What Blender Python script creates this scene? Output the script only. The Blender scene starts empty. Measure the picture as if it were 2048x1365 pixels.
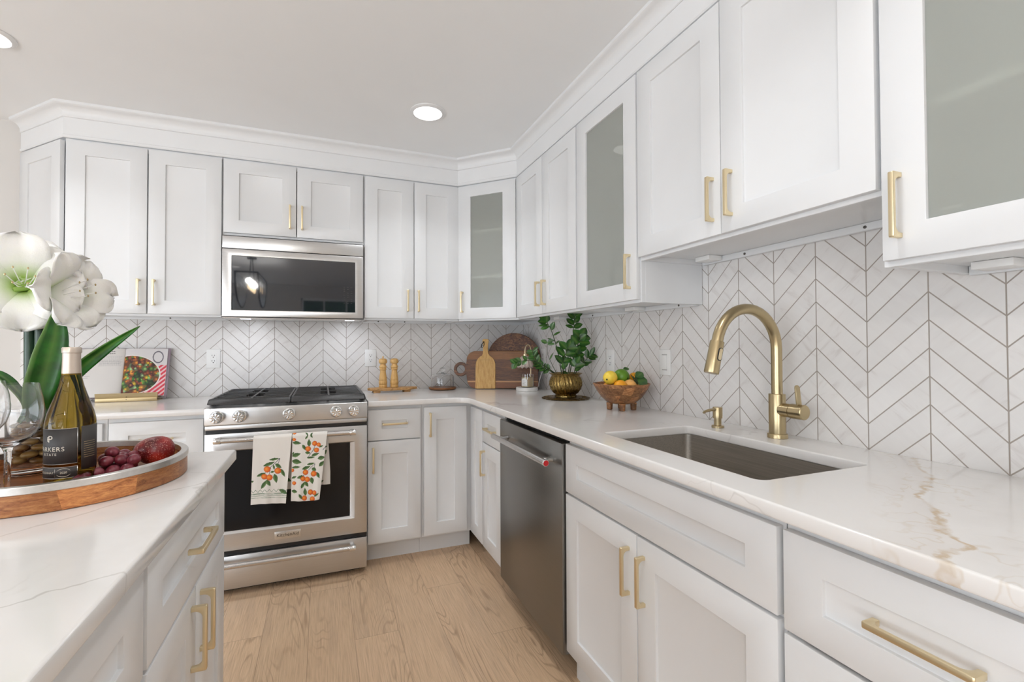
import bpy, bmesh, math, random
import numpy as np
from mathutils import Matrix, Vector
R = math.radians
random.seed(7)
C = bpy.context.scene.collection
scene = bpy.context.scene
# ------------------------------------------------------------------ camera
CAM = dict(f=924.24, yaw=20.9867, hor=679.397, ppx=998.155, pitch=.9148, roll=-.1929, loc=(-1.4584, -3.2726, 1.2096))
a, b, c = R(CAM['yaw']), R(CAM['pitch']), R(CAM['roll'])
fw = Vector((math.sin(a)*math.cos(b), math.cos(a)*math.cos(b), math.sin(b)))
rt = Vector((math.cos(a), -math.sin(a), 0))
dn = Vector((math.sin(a)*math.sin(b), math.cos(a)*math.sin(b), -math.cos(b)))
rt2 = rt*math.cos(c) - dn*math.sin(c)
dn2 = rt*math.sin(c) + dn*math.cos(c)
cam = bpy.data.cameras.new('camera')
cam.sensor_width = 36.0
cam.lens = CAM['f']/2048*36
cam.shift_x = (1024-CAM['ppx'])/2048
cam.shift_y = (CAM['hor']-682.5)/2048
cam.clip_start = .02
camo = bpy.data.objects.new('camera', cam)
C.objects.link(camo)
m = Matrix.Identity(4)
for i in range(3):
    m[i][0], m[i][1], m[i][2], m[i][3] = rt2[i], -dn2[i], -fw[i], CAM['loc'][i]
camo.matrix_world = m
scene.camera = camo
# ------------------------------------------------------------------ light and exposure
scene.view_settings.view_transform = 'Standard'
scene.view_settings.look = 'None'
scene.view_settings.exposure = -1.25
scene.view_settings.gamma = 1.0
world = bpy.data.worlds.new('sky')
scene.world = world
world.use_nodes = True
wb = world.node_tree.nodes['Background']
wb.inputs[0].default_value = (.82, .9, 1.0, 1)
wb.inputs[1].default_value = 4.5
scene.cycles.max_bounces = 14
scene.cycles.diffuse_bounces = 6
scene.cycles.glossy_bounces = 6
scene.cycles.transmission_bounces = 14
scene.cycles.transparent_max_bounces = 16
scene.cycles.sample_clamp_indirect = 6
scene.cycles.blur_glossy = 0.6


def area(name, loc, rot, sx, sy, power, col=(1, 1, 1), shape='RECTANGLE', spread=180):
    l = bpy.data.lights.new(name, 'AREA')
    l.shape = shape
    l.size = sx
    if shape in ('RECTANGLE', 'ELLIPSE'):
        l.size_y = sy
    l.energy = power
    l.color = col
    l.spread = R(spread)
    o = bpy.data.objects.new(name, l)
    o.location = loc
    o.rotation_euler = rot
    C.objects.link(o)
    return o


CEIL = 2.45
# added unseen fill lamps, tilted up, set inside two made-up window openings
area('added_fill_light', (-5.57, -3.9, 1.0), (R(135), 0, R(-90)), 3.5, 1.5, 290, (.86, .93, 1))
area('added_fill_light', (-4.15, -7.37, 1.0), (R(135), 0, R(-12)), 2.3, 1.5, 195, (.86, .93, 1))
LAMPS = [(-.94, -.883), (-2.70, -.87), (-.94, -2.62), (-2.70, -2.62), (-.94, -4.4), (-2.7, -5.4), (-4.4, -2.62), (-4.4, -.9), (-4.4, -4.6)]
for lx, ly in LAMPS:
    area('recessed_lamp_light', (lx, ly, CEIL-.016), (0, 0, 0), .13, .13, 6.6, (.96, .98, 1), 'DISK', 115)

# ------------------------------------------------------------------ node helpers
def lin(h):
    h = h.lstrip('#')
    v = [int(h[i:i+2], 16)/255 for i in (0, 2, 4)]
    return tuple(x/12.92 if x <= .04045 else ((x+.055)/1.055)**2.4 for x in v)+(1,)


class N:
    def __init__(s, name):
        s.m = bpy.data.materials.new(name)
        s.m.use_nodes = True
        s.t = s.m.node_tree
        s.b = s.t.nodes['Principled BSDF']

    def n(s, typ, **kw):
        nd = s.t.nodes.new('ShaderNode'+typ)
        for k, v in kw.items():
            setattr(nd, k, v)
        return nd

    def put(s, sock, v):
        if v is None:
            return
        if hasattr(v, 'is_output'):
            s.t.links.new(v, sock)
        elif hasattr(v, 'outputs'):
            s.t.links.new(v.outputs[0], sock)
        else:
            sock.default_value = v

    def math(s, op, x, y=None, z=None, clamp=False):
        nd = s.n('Math', operation=op, use_clamp=clamp)
        for i, v in enumerate((x, y, z)):
            s.put(nd.inputs[i], v)
        return nd.outputs[0]

    def obj(s):
        return s.n('TexCoord').outputs['Object']

    def xyz(s, v):
        nd = s.n('SeparateXYZ')
        s.put(nd.inputs[0], v)
        return nd.outputs

    def comb(s, x, y, z):
        nd = s.n('CombineXYZ')
        for i, v in enumerate((x, y, z)):
            s.put(nd.inputs[i], v)
        return nd.outputs[0]

    def mapping(s, v, scale=(1, 1, 1), rot=(0, 0, 0), loc=(0, 0, 0)):
        nd = s.n('Mapping')
        s.put(nd.inputs[0], v)
        nd.inputs['Scale'].default_value = scale
        nd.inputs['Rotation'].default_value = rot
        nd.inputs['Location'].default_value = loc
        return nd.outputs[0]

    def noise(s, v, scale, detail=3, rough=.5, dist=0, out=0):
        nd = s.n('TexNoise')
        s.put(nd.inputs['Vector'], v)
        nd.inputs['Scale'].default_value = scale
        nd.inputs['Detail'].default_value = detail
        nd.inputs['Roughness'].default_value = rough
        nd.inputs['Distortion'].default_value = dist
        return nd.outputs[out]

    def ramp(s, f, stops, interp='LINEAR'):
        nd = s.n('ValToRGB')
        nd.color_ramp.interpolation = interp
        s.put(nd.inputs[0], f)
        e = nd.color_ramp.elements
        while len(e) < len(stops):
            e.new(.5)
        for i, (p, col) in enumerate(stops):
            e[i].position = p
            e[i].color = col if len(col) == 4 else tuple(col)+(1,)
        return nd.outputs[0]

    def mix(s, f, x, y, mode='MIX'):
        nd = s.n('Mix', data_type='RGBA', blend_type=mode)
        s.put(nd.inputs[0], f)
        s.put(nd.inputs[6], x)
        s.put(nd.inputs[7], y)
        return nd.outputs[2]

    def bump(s, h, strength=.3, dist=.001):
        nd = s.n('Bump')
        nd.inputs['Strength'].default_value = strength
        nd.inputs['Distance'].default_value = dist
        s.put(nd.inputs['Height'], h)
        s.put(s.b.inputs['Normal'], nd.outputs[0])

    def smooth(s, v, lo, hi):
        nd = s.n('MapRange', interpolation_type='SMOOTHSTEP')
        s.put(nd.inputs[0], v)
        nd.inputs[1].default_value = lo
        nd.inputs[2].default_value = hi
        return nd.outputs[0]

    def set(s, **kw):
        names = dict(base='Base Color', rough='Roughness', metal='Metallic', ior='IOR', trans='Transmission Weight', coat='Coat Weight', coatr='Coat Roughness',
                     spec='Specular IOR Level', aniso='Anisotropic', emit='Emission Color', emits='Emission Strength', sub='Subsurface Weight', sheen='Sheen Weight')
        for k, v in kw.items():
            s.put(s.b.inputs[names[k]], v)
        return s


def plain(name, col, rough=.5, metal=0, var=.03, scale=30, **kw):
    """solid colour with a very small procedural mottling"""
    s = N(name)
    col = lin(col) if isinstance(col, str) else col
    if var:
        f = s.noise(s.obj(), scale, 2)
        lo = tuple(x*(1-var) for x in col[:3])+(1,)
        hi = tuple(min(1, x*(1+var)) for x in col[:3])+(1,)
        col = s.ramp(f, [(.3, lo), (.7, hi)])
    s.set(base=col, rough=rough, metal=metal, **kw)
    return s.m


def brushed(name, col, rough=.28, stretch=(1.5, 1.5, 220), var=.12, **kw):
    s = N(name)
    col = lin(col) if isinstance(col, str) else col
    f = s.noise(s.mapping(s.obj(), stretch), 3, 4, .6)
    lo = tuple(x*(1-var) for x in col[:3])+(1,)
    hi = tuple(min(1, x*(1+var)) for x in col[:3])+(1,)
    s.set(base=s.ramp(f, [(.3, lo), (.7, hi)]), metal=1, rough=s.math('MULTIPLY_ADD', f, .10, rough-.05), **kw)
    return s.m


def wood(name, c1, c2, c3, scale=(2, 14, 14), ring=5, rough=.5, dist=2.2, blocks=None):
    """grain runs along the object's x axis unless scale says otherwise"""
    s = N(name)
    p = s.obj()
    if blocks:
        v = s.n('TexVoronoi')
        s.put(v.inputs['Vector'], s.mapping(p, blocks))
        v.inputs['Scale'].default_value = 1
        v.inputs['Randomness'].default_value = .35
        bl = s.n('SeparateColor')
        s.put(bl.inputs[0], v.outputs['Color'])
        off = s.n('VectorMath', operation='MULTIPLY_ADD')
        s.put(off.inputs[0], v.outputs['Color'])
        off.inputs[1].default_value = (.7, .5, .9)
        s.put(off.inputs[2], p)
        p2 = off.outputs[0]
    else:
        p2 = p
    q = s.mapping(p2, scale)
    n1 = s.noise(q, ring, 4, .55, dist)
    n2 = s.noise(s.mapping(p2, tuple(x*4 for x in scale)), ring*2, 3, .6)
    f = s.math('MULTIPLY_ADD', n2, .35, s.math('MULTIPLY', n1, .75))
    col = s.ramp(f, [(.33, lin(c1)), (.52, lin(c2)), (.72, lin(c3))])
    if blocks:
        k = s.math('MULTIPLY_ADD', bl.outputs[0], .85, .55)
        col = s.mix(1, col, s.comb(k, k, k), 'MULTIPLY')
    s.set(base=col, rough=rough)
    s.bump(n2, .12, .0005)
    return s.m


def glass(name, col=(1, 1, 1, 1), ior=1.45, rough=0):
    s = N(name)
    s.set(base=col, rough=rough, trans=1, ior=ior)
    return s.m


def attrmat(name, rough=.7, **kw):
    s = N(name)
    at = s.n('Attribute', attribute_name='Col')
    s.set(base=at.outputs['Color'], rough=rough, **kw)
    return s.m


# ------------------------------------------------------------------ materials
M = {}
M['cab'] = plain('white_cabinet_paint', (.745, .755, .765, 1), .32, var=.012, scale=6)
M['wall'] = plain('warm_white_wall_paint', (.68, .66, .635, 1), .7, var=.012, scale=3)
M['ceil'] = plain('ceiling_paint', (.875, .89, .90, 1), .8, var=.01, scale=3)
M['trim'] = plain('white_trim_paint', (.80, .81, .82, 1), .4, var=.01, scale=6)
M['brass'] = plain('satin_brass', (.80, .68, .45, 1), .36, 1, .02, 8)
M['gold'] = plain('brushed_gold_faucet', (.49, .395, .235, 1), .29, 1, .03, 8)
M['steel'] = brushed('brushed_stainless_steel', (.62, .615, .61, 1), .33, (1.2, 60, 320), .05)
M['steel2'] = brushed('stainless_steel_bar', (.66, .65, .64, 1), .25, (2, 200, 200), .04)
M['blacksteel'] = brushed('dark_stainless_steel', (.25, .245, .235, 1), .30, (60, 1.2, 300), .05)
M['sink'] = brushed('sink_steel', (.46, .43, .39, 1), .38, (90, 1.4, 90), .16)
M['chrome'] = plain('polished_chrome', (.78, .78, .78, 1), .12, 1, 0)
M['iron'] = plain('black_cast_iron', (.035, .034, .034, 1), .42, var=.2, scale=120)
M['black'] = plain('black_enamel', (.012, .012, .013, 1), .28, var=0)
M['blackglass'] = plain('black_oven_glass', (.010, .0105, .012, 1), .05, var=0, ior=1.38)
M['micglass'] = plain('dark_mirror_glass', (.010, .013, .019, 1), .03, var=0, ior=1.72)
M['dark'] = plain('near_black_matte', (.02, .02, .02, 1), .8, var=0)  # one plain dark finish for tub, plinth, wick and cord
M['red'] = plain('red_enamel', '#b01018', .35, var=0)
M['plastic'] = plain('white_plastic', (.82, .82, .81, 1), .35, var=0)
M['slot'] = plain('outlet_slot_black', (.03, .03, .03, 1), .6, var=0)
M['screw'] = plain('screw_grey', (.12, .11, .10, 1), .4, .8, 0)
M['glass'] = glass('clear_glass')
M['frost'] = None
M['acacia'] = wood('acacia_board', '#45260f', '#7a4a28', '#9a6a3e', (3, 26, 26), 4, .5, 1.5)
M['acacia_dark'] = wood('dark_acacia_round', '#24110a', '#502a16', '#936640', (4, 12, 16), 3, .5, 2.6)
M['bamboo'] = wood('bamboo', '#a5773c', '#c69a58', '#d9b476', (60, 60, 2), 3, .5, .2)
M['mill'] = wood('beech', '#b08444', '#c79c5c', '#d5ae72', (30, 30, 3), 3, .4, .6)
M['olive'] = wood('live_edge_wood', '#7a5226', '#b08450', '#c8a06a', (6, 22, 22), 4, .55, 2)
M['walnut'] = wood('walnut', '#4a2a14', '#774a26', '#94653a', (6, 20, 20), 4, .45, 1)
M['bowl'] = wood('acacia_bowl', '#55301a', '#8c5b34', '#b58556', (9, 22, 22), 3, .42, 1.6, (22, 22, 24))
M['tray'] = wood('acacia_tray', '#6b3a1b', '#a4673a', '#c48a52', (9, 9, 42), 3, .36, 1.2, (9, 9, 14))
M['trayin'] = wood('acacia_tray_floor', '#4b2714', '#7d4b29', '#9c683f', (4, 26, 26), 3, .4, 1.2)
M['nickel'] = brushed('brushed_nickel_rim', (.70, .68, .65, 1), .3, (40, 40, 40), .06)
M['antique'] = brushed('antique_brass', (.25, .17, .058, 1), .28, (30, 30, 30), .35)
M['antique_dark'] = brushed('dark_bronze', (.17, .115, .05, 1), .4, (30, 30, 30), .4)
M['stand'] = brushed('aged_brass_stand', (.50, .39, .22, 1), .38, (4, 60, 60), .12)
M['foil'] = plain('champagne_foil', (.62, .53, .45, 1), .36, .55, .02)
M['bottle'] = glass('olive_bottle_glass', (.27, .18, .018, 1), 1.35)
M['label'] = plain('charcoal_label', (.045, .04, .038, 1), .55, var=.06)
M['cream'] = plain('cream_ink', (.78, .72, .60, 1), .5, var=0)
M['ink'] = plain('black_ink', (.02, .02, .02, 1), .5, var=0)
M['paper'] = plain('white_paper', (.80, .79, .77, 1), .6, var=.02)
M['painted'] = attrmat('printed_colours', .75)
M['pages'] = attrmat('printed_pages', .4)
M['wax'] = plain('cream_wax', '#d8c49c', .5, var=.03, sub=.2)
M['marble'] = plain('white_marble', (.80, .79, .77, 1), .3, var=.06, scale=14)
s = N('pink_glass_shade')
s.set(base=(.92, .80, .72, 1), rough=.15, trans=.55, ior=1.4)
M['shade'] = s.m
M['soil'] = plain('potting_soil', '#241a12', .9, var=.4, scale=90)
M['stem'] = plain('dark_green_stem', '#2c3d1a', .5, var=.1)
M['lemon'] = plain('lemon_peel', '#f0d04a', .42, var=.05, scale=60)
M['orange'] = plain('orange_peel', '#f0a31c', .42, var=.05, scale=60)
M['peach'] = plain('apricot_skin', '#eab063', .55, var=.12, scale=40)
M['lime'] = plain('green_citrus_peel', '#5c8a1e', .4, var=.12, scale=50)
M['pebble'] = None
M['water'] = glass('water', (1, 1, 1, 1), 1.33)
M['bulb'] = None
M['floor_hidden'] = None

s = N('lamp_diffuser')
s.set(base=(.9, .9, .9, 1), emit=(1, .98, .95, 1), emits=5)
M['lamp'] = s.m
s = N('hood_lamp_glow')
s.set(base=(.9, .9, .9, 1), emit=(.86, .90, 1, 1), emits=9)
M['hoodlamp'] = s.m
s = N('warm_bulb')
s.set(base=(1, .8, .5, 1), emit=(1, .72, .42, 1), emits=25)
M['bulb'] = s.m

s = N('frosted_cabinet_glass')
s.set(base=(.80, .83, .77, 1), rough=.34, trans=.72, ior=1.45, coat=.6, coatr=.02)
M['frost'] = s.m

s = N('river_pebbles')
pi_ = s.n('ObjectInfo')
f = s.math('MULTIPLY_ADD', s.noise(s.obj(), 28, 3, .6, 1), .5, s.math('MULTIPLY', pi_.outputs['Random'], .55))
s.set(base=s.ramp(f, [(.22, lin('#4e3416')), (.42, lin('#8a5f2a')), (.6, lin('#b08d52')), (.85, lin('#80786a'))]), rough=.3)
M['pebble'] = s.m

s = N('grape_skin')
pi_ = s.n('ObjectInfo')
f = s.math('MULTIPLY_ADD', s.noise(s.obj(), 60, 3, .6), .7, s.math('MULTIPLY', pi_.outputs['Random'], .3))
s.set(base=s.ramp(f, [(.25, lin('#3d0f18')), (.5, lin('#6d2130')), (.8, lin('#9a5560'))]), rough=.28, sub=.1)
M['grape'] = s.m

s = N('speckled_red_fruit_skin')
p = s.obj()
f = s.noise(p, 18, 3, .5)
sp = s.noise(p, 420, 2, .6)
col = s.ramp(f, [(.3, lin('#3d0c12')), (.5, lin('#7a1518')), (.66, lin('#a82a1c')), (.8, lin('#b06a3c'))])
s.set(base=s.mix(s.smooth(sp, .60, .70), col, lin('#e2b0a0')), rough=.35)
s.bump(sp, .3, .0006)
M['mango'] = s.m

s = N('white_petal')
p = s.obj()
at = s.n('Attribute', attribute_name='Col')
f = s.noise(s.mapping(p, (60, 60, 60)), 3, 4, .6, 1.2)
s.set(base=at.outputs['Color'], rough=.5, sub=.15)
s.b.inputs['Subsurface Radius'].default_value = (.02, .02, .012)
s.bump(f, .35, .002)
M['petal'] = s.m

def leafmat(name, c1, c2, rough=.32):
    s = N(name)
    at = s.n('Attribute', attribute_name='Col')
    f = s.noise(s.obj(), 30, 3)
    col = s.ramp(f, [(.3, lin(c1)), (.7, lin(c2))])
    s.set(base=s.mix(at.outputs['Fac'], col, lin('#7c9a4a')), rough=rough)
    return s.m


M['zz'] = leafmat('glossy_plant_leaf', '#0f320c', '#2a6318')
M['strap'] = leafmat('amaryllis_leaf', '#0f3a10', '#1f6a1a')
M['stalk'] = plain('amaryllis_stalk', '#1f3a26', .4, var=.2, scale=20)
M['leaf2'] = leafmat('citrus_leaf', '#1f4416', '#3f7430')
M['hedge'] = plain('hedge_leaves', '#2f5a20', .6, var=.7, scale=9)


def quartz(name, vein=False):
    s = N(name)
    p = s.obj()
    w = s.n('VectorMath', operation='MULTIPLY_ADD')
    s.put(w.inputs[0], s.noise(p, 2.2, 4, .6, 0, 1))
    w.inputs[1].default_value = (.9, .9, .9)
    s.put(w.inputs[2], p)
    q = w.outputs[0]
    def ridge(scale, width, seed):
        n1 = s.noise(s.mapping(q, (1, .55, 1), (0, 0, R(35)), (seed, seed*2, 0)), scale, 2, .5)
        d = s.math('ABSOLUTE', s.math('SUBTRACT', n1, .5))
        return s.math('SUBTRACT', 1, s.smooth(d, 0, width))
    v1 = s.math('MULTIPLY', ridge(1.3, .009, 3.1), s.smooth(s.noise(p, 1.7, 2), .48, .66))
    v2 = s.math('MULTIPLY', ridge(2.6, .008, 8.3), s.smooth(s.noise(p, 2.9, 2), .52, .7))
    cloud = s.smooth(s.noise(q, 2.1, 4, .6), .45, .75)
    col = s.mix(cloud, (.77, .755, .74, 1), (.725, .705, .685, 1))
    col = s.mix(s.math('MULTIPLY', v1, .46), col, (.42, .39, .36, 1))
    col = s.mix(s.math('MULTIPLY', v2, .20), col, (.45, .42, .38, 1))
    if not vein:
        x, y, z = s.xyz(p)
        for (x0, y0, k_, wd, st) in ((-1.802, -2.568, .455, .0032, .42), (-1.70, -2.085, .94, .005, .38), (-1.80, -1.95, -.6, .004, .25)):
            dd = s.math('SUBTRACT', s.math('SUBTRACT', y, y0), s.math('MULTIPLY', s.math('SUBTRACT', x, x0), k_))
            dd = s.math('ADD', dd, s.math('MULTIPLY_ADD', s.noise(p, 9, 4, .6), .07, -.035))
            ln = s.math('SUBTRACT', 1, s.smooth(s.math('ABSOLUTE', dd), .0006, wd))
            ln = s.math('MULTIPLY', ln, s.smooth(s.noise(p, 6, 2), .3, .5))
            col = s.mix(s.math('MULTIPLY', ln, st), col, (.36, .33, .30, 1))
    if vein:
        x, y, z = s.xyz(p)
        # the gold vein: y as a function of x through measured points on the worktop
        pts = [(-.72, -2.905), (-.665, -2.902), (-.643, -2.889), (-.573, -2.872), (-.547, -2.84), (-.492, -2.811), (-.41, -2.759), (-.35, -2.711), (-.198, -2.66), (-.056, -2.553), (0, -2.53)]
        fc = s.n('FloatCurve')
        cv = fc.mapping.curves[0]
        def nx(v): return (v+.72)/.72
        def ny(v): return (v+3.0)/.6
        while len(cv.points) < len(pts):
            cv.points.new(.5, .5)
        for i, (px_, py_) in enumerate(pts):
            cv.points[i].location = (nx(px_), ny(py_))
            cv.points[i].handle_type = 'AUTO'
        fc.mapping.update()
        s.put(fc.inputs['Value'], s.math('MULTIPLY_ADD', x, 1/.72, 1))
        yc = s.math('MULTIPLY_ADD', fc.outputs[0], .6, -3.0)
        j = s.math('MULTIPLY_ADD', s.noise(p, 34, 4, .65), .042, -.021)
        j2 = s.math('MULTIPLY_ADD', s.noise(p, 9, 3, .6), .07, -.035)
        d = s.math('ADD', s.math('ADD', s.math('SUBTRACT', y, yc), j), j2)
        da = s.math('ABSOLUTE', d)
        core = s.math('SUBTRACT', 1, s.smooth(da, .002, .012))
        brk = s.math('MULTIPLY_ADD', s.smooth(s.noise(p, 22, 3), .36, .55), .75, .25)
        halo = s.math('MULTIPLY', s.math('SUBTRACT', 1, s.smooth(d, .0, .13)), s.smooth(d, -.006, 0))
        fade = s.smooth(x, -.02, -.3)
        thr = s.math('MULTIPLY', ridge(9, .03, 5.5), s.math('MULTIPLY', s.math('SUBTRACT', 1, s.smooth(da, .02, .12)), .35))
        col = s.mix(s.math('MULTIPLY', halo, .30), col, (.60, .54, .50, 1))
        col = s.mix(thr, col, (.55, .43, .29, 1))
        col = s.mix(s.math('MULTIPLY', s.math('MULTIPLY', core, brk), s.math('MULTIPLY_ADD', fade, .4, .4)), col, (.52, .38, .22, 1))
    s.set(base=col, rough=.13)
    return s.m


M['quartz'] = quartz('white_veined_quartz', True)
M['quartz2'] = quartz('white_quartz_island')


def chevron(name, axis, u0, z0, w=.1449, pz=.0727):
    s = N(name)
    p = s.obj()
    o3 = s.xyz(p)
    u = s.math('SUBTRACT', o3[axis], u0)
    zz = s.math('SUBTRACT', o3[2], z0)
    t = s.math('PINGPONG', u, w)
    h = s.math('DIVIDE', s.math('SUBTRACT', zz, t), pz)
    dl = s.math('MULTIPLY', s.math('PINGPONG', h, .5), pz*.707)
    dv = s.math('PINGPONG', u, w/2)
    dv = s.math('SUBTRACT', w/2, s.math('PINGPONG', s.math('ADD', u, w/2), w/2))
    d = s.math('MINIMUM', dl, dv)
    g = s.math('SUBTRACT', 1, s.smooth(d, .0009, .0021))
    cid = s.math('FLOOR', s.math('DIVIDE', u, w))
    rid = s.math('FLOOR', h)
    wn = s.n('TexWhiteNoise', noise_dimensions='3D')
    s.put(wn.inputs['Vector'], s.comb(cid, rid, 0))
    par = s.math('MULTIPLY_ADD', s.math('PINGPONG', cid, 1), 2, -1)      # -1 / +1 : direction of the slant
    off = s.math('MULTIPLY', wn.outputs[0], 7)
    along = s.math('MULTIPLY', s.math('SUBTRACT', u, s.math('MULTIPLY', zz, par)), 1)
    across = s.math('ADD', u, s.math('MULTIPLY', zz, par))
    q = s.comb(s.math('ADD', s.math('MULTIPLY', along, 26), off), s.math('ADD', s.math('MULTIPLY', across, 5), off), off)
    n1 = s.noise(q, 1.0, 4, .6, .6)
    col = s.ramp(n1, [(.28, (.65, .62, .60, 1)), (.42, (.745, .725, .71, 1)), (.7, (.775, .76, .745, 1))])
    k = s.math('MULTIPLY_ADD', wn.outputs[0], .06, .95)
    col = s.mix(1, col, s.comb(k, k, k), 'MULTIPLY')
    col = s.mix(g, col, (.33, .29, .255, 1))
    s.set(base=col, rough=s.math('MULTIPLY_ADD', g, .5, .3))
    s.bump(s.math('SUBTRACT', 1, g), .25, .001)
    return s.m


M['tile_back'] = chevron('chevron_marble_tile', 0, -1.0153, .906)
M['tile_right'] = chevron('chevron_marble_tile_side', 1, -2.4142, .913)


def oak_floor():
    s = N('oak_plank_floor')
    p = s.obj()
    x, y, z = s.xyz(p)
    w = .18
    xs = s.math('DIVIDE', s.math('ADD', x, .968+.18*40), w)
    cid = s.math('FLOOR', xs)
    wn = s.n('TexWhiteNoise', noise_dimensions='1D')
    s.put(wn.inputs['W'], cid)
    L = 1.22
    # staggered plank ends
    st = s.math('MULTIPLY', s.math('FRACT', s.math('MULTIPLY', cid, .38)), L)
    ys = s.math('DIVIDE', s.math('ADD', s.math('ADD', y, 30), st), L)
    rid = s.math('FLOOR', ys)
    wn2 = s.n('TexWhiteNoise', noise_dimensions='2D')
    s.put(wn2.inputs['Vector'], s.comb(cid, rid, 0))
    off = s.math('MULTIPLY', wn2.outputs[0], 37)
    dx = s.math('MULTIPLY', s.math('PINGPONG', xs, .5), w)
    dy = s.math('MULTIPLY', s.math('PINGPONG', ys, .5), L)
    seam = s.math('SUBTRACT', 1, s.smooth(s.math('MINIMUM', dx, dy), .0005, .0016))
    fx = s.math('SUBTRACT', s.math('FRACT', xs), .5)
    # cathedral grain: contour lines of a stretched noise field
    base = s.comb(s.math('ADD', s.math('MULTIPLY', x, 7), off), s.math('ADD', s.math('MULTIPLY', y, 1.15), off), off)
    nf = s.noise(base, 1.0, 2, .45, .35)
    rings = s.math('FRACT', s.math('MULTIPLY', nf, 17))
    ringl = s.math('SUBTRACT', 1, s.smooth(s.math('PINGPONG', rings, .5), .0, .20))
    ringm = s.smooth(s.noise(base, .8, 2), .44, .60)
    fine = s.noise(s.comb(s.math('MULTIPLY', x, 210), s.math('ADD', s.math('MULTIPLY', y, 7), off), 0), 1, 3, .6)
    blot = s.noise(s.comb(s.math('MULTIPLY', x, 14), s.math('ADD', s.math('MULTIPLY', y, 2.2), off), off), 1, 3, .5)
    col = s.ramp(fine, [(.25, lin('#b2967a')), (.5, lin('#ccae8e')), (.78, lin('#dabd9e'))])
    col = s.mix(s.math('MULTIPLY', s.smooth(blot, .52, .78), .35), col, lin('#aa927c'))
    col = s.mix(s.math('MULTIPLY', s.math('MULTIPLY', ringl, ringm), .42), col, lin('#7d5f45'))
    k = s.math('MULTIPLY_ADD', wn2.outputs[0], .08, .96)
    col = s.mix(1, col, s.comb(k, k, k), 'MULTIPLY')
    col = s.mix(s.math('MULTIPLY', seam, .55), col, lin('#7a644e'))
    s.set(base=col, rough=.42)
    s.bump(s.math('SUBTRACT', fine, seam), .12, .0006)
    return s.m


M['floor'] = oak_floor()

# ------------------------------------------------------------------ mesh helpers
ROOT = {}


def tag(o, label=None, cat=None, group=None, kind=None):
    if label: o['label'] = label
    if cat: o['category'] = cat
    if group: o['group'] = group
    if kind: o['kind'] = kind
    return o


def thing(name, label, cat, loc, group=None):
    o = bpy.data.objects.new(name, None)
    o.empty_display_size = .05
    o.location = loc
    C.objects.link(o)
    ROOT[o.name] = Vector(loc)
    return tag(o, label, cat, group)


def link_mesh(name, me, material, parent=None, origin=None):
    me.materials.append(material)
    o = bpy.data.objects.new(name, me)
    C.objects.link(o)
    if parent is not None:
        base = ROOT[parent.name]
        o.parent = parent
    else:
        if origin is None:
            n = len(me.vertices)
            co = np.empty(n*3)
            me.vertices.foreach_get('co', co)
            co = co.reshape(-1, 3)
            lo, hi = co.min(0), co.max(0)
            origin = ((lo[0]+hi[0])/2, (lo[1]+hi[1])/2, lo[2])
        base = Vector(origin)
        o.location = base
    me.transform(Matrix.Translation(-base))
    ROOT[o.name] = base
    return o


def frame(loc, deg):
    return Matrix.Translation(loc) @ Matrix.Rotation(R(deg), 4, 'Z')


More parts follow.
